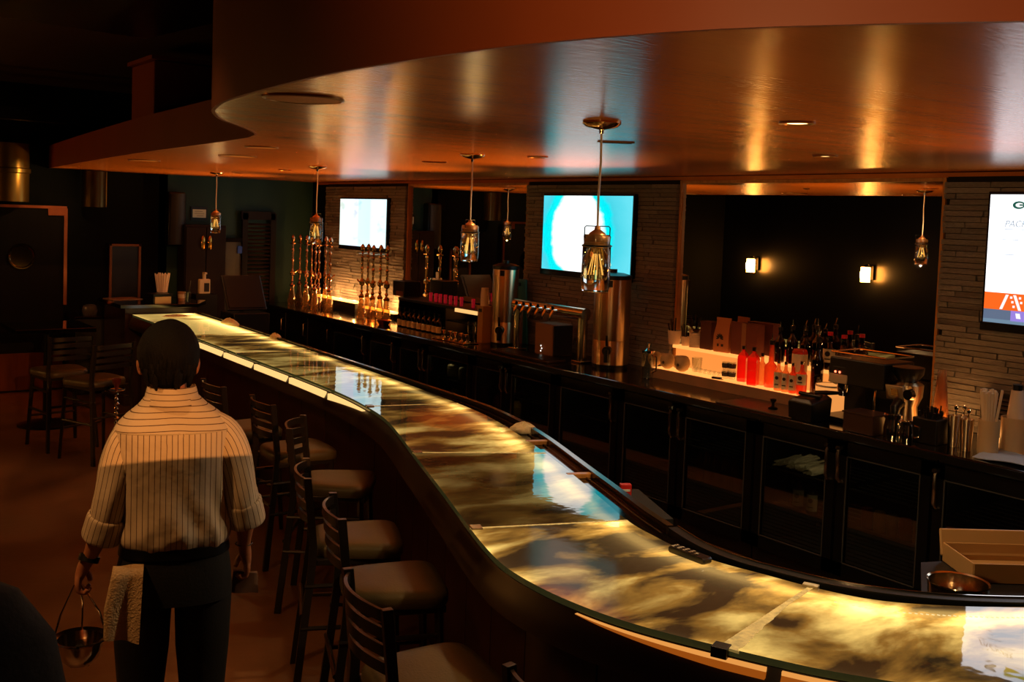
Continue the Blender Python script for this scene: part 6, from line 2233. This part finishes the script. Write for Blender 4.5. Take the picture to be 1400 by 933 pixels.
for i in range(6):
    y = 3.62 - i * 0.085
    t = thing('soda_can', 'can on the lowest shelf under the espresso machine, %s from the handle' % ORD[i], 'can', (5.26, y, 0.372), 0, 'cans in the near cooler')
    ob('can', MB().lathe([(0, 0), (0.03, 0), (0.033, 0.01), (0.033, 0.11), (0.028, 0.12), (0, 0.119)], n=16), mat('can_%d' % (i % 3), ('7a2418', 'a08040', '3a4a2a')[i % 3], 0.3, 0.5), t)
for i, (px, z, h, c) in enumerate(((0, 0.372, 0.22, '7a3018'), (1, 0.609, 0.16, 'b0a080'), (2, 0.372, 0.2, 'a07a20'), (3, 0.609, 0.14, 'c8b890'), (4, 0.609, 0.14, 'c0b088'), (5, 0.372, 0.16, '86603a'))):
    y = [7.42, 7.25, 7.16, 8.18, 7.98, 8.10][i]
    t = thing('cooler_jar', ('rust coloured carafe in the cooler below the bottle rack', 'pale jar on the upper shelf beside the rust carafe', 'yellow jar on the lower shelf beside the rust carafe',
                             'clear tub on the upper shelf of the far cooler', 'second clear tub on the upper shelf of the far cooler', 'brown jar on the lower shelf of the far cooler')[i], 'jar', (5.28, y, z))
    ob('body', MB().lathe([(0, 0), (0.045, 0), (0.05, 0.02), (0.05, h * 0.7), (0.03, h * 0.85), (0.03, h * 0.9), (0, h * 0.9)], n=18), mat('jar_' + c, c, 0.3), t)
    ob('lid', MB().lathe([(0.033, h * 0.88), (0.033, h), (0, h)], n=16), M_darkmetal, t)

# ---------------------------------------------------------------- things on and behind the bar
M_rag = mat('cream_rag', 'd8c69a', 0.9, noise=0.15, scale=30, bump=0.4, bscale=120)


def rag(label, x, y, z, lx, ly, h, seed, rz=0.0):
    t = thing('bar_rag', label, 'cloth', (x, y, z), rz)
    mb = MB()
    n, m = 26, 8
    rings = []
    for i in range(m + 1):
        f = i / m
        r = cos(f * pi / 2) ** 0.6 if i < m else 0.02
        rings.append([(cos(2 * pi * k / n) * lx * r * (1 + 0.22 * mnoise.noise(Vector((cos(2 * pi * k / n) * 2 + seed, sin(2 * pi * k / n) * 2, f * 2)))),
                       sin(2 * pi * k / n) * ly * r * (1 + 0.22 * mnoise.noise(Vector((cos(2 * pi * k / n) * 2, sin(2 * pi * k / n) * 2 + seed, f * 2)))),
                       max(0.0, h * f * (1 + 0.35 * mnoise.noise(Vector((cos(2 * pi * k / n) * 3, sin(2 * pi * k / n) * 3, f * 3 + seed)))))) for k in range(n)])
    mb.loft(rings)
    ob('cloth', mb, M_rag, t, smooth=80)


rag('crumpled cream rag lying in the drip trough by the bend of the bar', 3.38, 4.50, 0.951, 0.07, 0.085, 0.05, 1)
rag('crumpled cream rag at the far back edge of the bar', 3.75, 9.86, 0.971, 0.06, 0.20, 0.055, 4)
rag('small cream rag at the back edge of the bar, halfway to the far end', 3.73, 8.71, 0.971, 0.045, 0.075, 0.04, 7)
rag('flat cream cloth by the dark service end of the bar', 3.50, 10.75, 0.971, 0.13, 0.09, 0.018, 9)

t = thing('remote_control', 'black remote control with pale buttons on the back edge of the bar', 'remote', ((2.582, 2.463, 0.980)[0], (2.582, 2.463, 0.980)[1], Z1 + 0.001), 0)
a, b = (2.582, 2.526, 0.980), (2.585, 2.391, 0.980)
t.rotation_euler.z = atan2(b[1] - a[1], b[0] - a[0])
ln_ = max(0.17, hypot(b[0] - a[0], b[1] - a[1]))
rm = MB()
rm.loft([[(cx_ * ln_ / 2 * g, cy_ * 0.022 * g, z_) for cx_, cy_ in ((-1, -0.7), (-0.94, -1), (0.94, -1), (1, -0.7), (1, 0.7), (0.94, 1), (-0.94, 1), (-1, 0.7))] for z_, g in ((0, 0.94), (0.006, 1.0), (0.016, 1.0), (0.021, 0.94))])
ob('body', rm, M_black, t, smooth=30)
rr = random.Random(1)
for k in range(14):
    x = -ln_ * 0.40 + (k // 3) * ln_ * 0.15
    ob('button', MB().box((x, (k % 3 - 1) * 0.011, 0.0225), (0.010, 0.007, 0.003)), mat('pale_button', 'b8a894', 0.4) if k not in (9, 12) else mat('tan_button', '7a6450', 0.4), t, smooth=0)

# beyond the near rail: a lower stainless ledge with bowl and trays
t = thing('under_bar_station', 'dark stainless under-bar ledge behind the near end of the bar', 'station', (0, 0, 0))
ob('ledge', MB().prism([(3.12, 1.92), (3.19, 1.78), (3.39, 1.62), (3.79, 1.47), (4.12, 1.93), (3.52, 2.18)], 0.855, 0.88), mat('dull_station_steel', '0c0a09', 0.5, 0.3), t, smooth=0)
ob('skirt', MB().prism([(3.19, 1.92), (3.26, 1.83), (3.76, 1.57), (4.02, 1.93), (3.52, 2.14)], 0.0, 0.855), M_black, t, smooth=0)
bc = (3.197, 1.842, 0.965)
t = thing('metal_bowl', 'round stainless bowl on the ledge behind the near rail', 'bowl', (bc[0], bc[1], 0.881))
ob('shell', MB().lathe([(0, 0.0), (0.065, 0.0), (0.086, 0.008), (0.092, 0.02), (0.095, 0.084), (0.099, 0.087), (0.098, 0.090), (0.092, 0.086), (0.088, 0.02), (0.08, 0.012), (0, 0.006)], n=48), mat('mirror_steel', 'd0bfa4', 0.13, 1.0), t)
M_tray = mat('tan_steel_tray', 'a8804e', 0.4, 0.1)
q = (3.667, 1.905, 0.880)
t = thing('food_tray', 'deep stainless food tray behind the metal bowl, its raised lid wall facing the camera', 'tray', (q[0] + 0.06, q[1] + 0.02, 0.881), radians(-34))
tr_ = MB()
W2, D2 = 0.22, 0.12
for dx, dy, sx, sy in ((0, -D2, 2 * W2, 0.006), (0, D2, 2 * W2, 0.006), (-W2, 0, 0.006, 2 * D2), (W2, 0, 0.006, 2 * D2)):
    tr_.box((dx, dy, 0.035), (sx, sy, 0.07))
tr_.box((0, 0, 0.003), (2 * W2, 2 * D2, 0.006))
ob('pan', tr_, M_tray, t, smooth=0, bevel=0.002)
ob('lid', MB().box((0, D2 + 0.012, 0.068), (2 * W2 + 0.02, 0.012, 0.10), rx=-0.25), M_tray, t, smooth=0, bevel=0.005)
q = (3.170, 3.438, 0.900)
t = thing('matchbox', 'small red carton standing behind the drip rail', 'carton', (q[0], q[1], 0.83), radians(-30))
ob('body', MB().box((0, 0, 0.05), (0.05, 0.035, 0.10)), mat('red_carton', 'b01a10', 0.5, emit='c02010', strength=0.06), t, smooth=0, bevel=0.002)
ob('white_band', MB().box((0, -0.0185, 0.075), (0.036, 0.002, 0.010)), M_white, t, smooth=0)
t = thing('speed_rail', 'dark steel speed rail shelf behind the bend of the bar', 'shelf', (q[0] + 0.0, q[1], 0))
ob('shelf', MB().box((0.05, 0.02, 0.815), (0.24, 0.5, 0.025), rz=radians(-25)), MATS['mat_rubber'], t, smooth=0)
ob('bracket', MB().box((0.05, 0.02, 0.40), (0.05, 0.05, 0.80)), MATS['mat_rubber'], t, smooth=0)

# at the service end
sx, sy, _ = (3.537, 11.316, 1.070)
t = thing('straw_cup', 'cup of pale straws standing on the dark service counter', 'cup', (3.56, 11.40, 1.07))
ob('cup', MB().lathe([(0, 0), (0.055, 0), (0.06, 0.10), (0.055, 0.10), (0.05, 0.01), (0, 0.01)], n=20), M_darkmetal, t)
rr = random.Random(4)
for k in range(36):
    a, q = rr.uniform(0, 6.28), 0.048 * rr.random() ** 0.5
    ob('straw', MB().tube([(q * cos(a) * 0.8, q * sin(a) * 0.8, 0.015), (q * cos(a) * 1.7, q * sin(a) * 1.7, 0.30 + rr.uniform(-0.015, 0.015))], 0.007, 6), mat('cream_straw', 'd8b890', 0.5, emit='c89a70', strength=0.04), t)
t = thing('napkin_caddy', 'black napkin caddy holding a stack of cream napkins', 'napkins', (3.45, 11.18, 1.07), radians(10))
ob('caddy', MB().box((0, 0, 0.09), (0.22, 0.22, 0.03)).box((-0.1, 0, 0.05), (0.012, 0.2, 0.1)).box((0.1, 0.0, 0.05), (0.012, 0.2, 0.1)), M_black, t, smooth=0)
ob('napkins', MB().box((0, -0.01, 0.04), (0.18, 0.2, 0.075)), mat('cream_napkin', 'b89870', 0.8), t, smooth=0)
t = thing('drink_glass', 'small clear glass with a dark straw beside the napkin caddy', 'glass', (3.76, 11.16, 1.07))
ob('glass', MB().lathe([(0, 0), (0.03, 0), (0.036, 0.12), (0.033, 0.12), (0.027, 0.01), (0, 0.01)], n=18), M_glass, t)
ob('straw', MB().tube([(0, 0, 0.015), (0.03, 0.0, 0.24)], 0.004, 6), M_blackcap, t)
t = thing('candle_cup', 'small tan paper cup beside the napkin caddy', 'cup', (3.78, 11.42, 1.07))
ob('cup', MB().lathe([(0, 0), (0.035, 0), (0.045, 0.10), (0.041, 0.10), (0.032, 0.01), (0, 0.01)], n=18), mat('tan_paper', 'a87850', 0.6), t)
ob('sleeve_band', MB().lathe([(0.0395, 0.03), (0.0435, 0.075)], n=18), M_cupw, t)
t = thing('menu_board', 'thin tan menu sheet lying on the far corner of the service counter', 'menu', (3.24, 11.75, 1.07), 0.2)
ob('sheet', MB().box((0, 0, 0.004), (0.34, 0.24, 0.008)), mat('tan_menu', '8a6a4c', 0.6), t, smooth=0)
ob('print_lines', MB().box((0, 0.05, 0.0085), (0.26, 0.008, 0.001)).box((0, 0.0, 0.0085), (0.26, 0.008, 0.001)).box((0, -0.05, 0.0085), (0.2, 0.008, 0.001)), M_ink, t, smooth=0)
# order screen leaning back behind the bar's far end
t = thing('order_screen', 'tilted dark order screen on a stand behind the far end of the bar', 'monitor', (4.25, 10.75, 0))
ob('pedestal', MB().box((0, 0, 0.5), (0.4, 0.4, 1.0)), M_black, t, smooth=0, bevel=0.01)
m_ = Matrix.Rotation(radians(-38), 3, 'X')
pnl = MB()
pnl.box((0, 0.05, 1.20), (0.44, 0.03, 0.42), rx=radians(-32))
o = ob('panel', pnl, mat('screen_bezel', '0a0908', 0.4), t, smooth=0, bevel=0.006)
ob('display', MB().box((0, 0.03, 1.208), (0.40, 0.01, 0.37), rx=radians(-32)), mat('dark_display', '12100e', 0.35), t, smooth=0)
ob('arm', MB().cyl((0, 0.08, 1.0), (0, 0.10, 1.15), 0.03), M_darkmetal, t)
t = thing('soap_bottle', 'cream labelled pump bottle beside the order screen', 'bottle', (3.95, 10.92, 1.0))
t.location = (4.20, 11.9, 0.0)
ob('stand', MB().box((0, 0, 0.55), (0.25, 0.2, 1.10)), M_black, t, smooth=0)
ob('bottle', MB().box((0, 0, 1.19), (0.13, 0.06, 0.17)), M_label, t, smooth=0, bevel=0.01)
ob('label_panel', MB().box((0.02, -0.032, 1.18), (0.06, 0.003, 0.10)), M_ink, t, smooth=0)
ob('pump', MB().cyl((0, 0, 1.27), (0, 0, 1.34), 0.02).box((0, -0.02, 1.345), (0.03, 0.07, 0.02)), M_label, t)
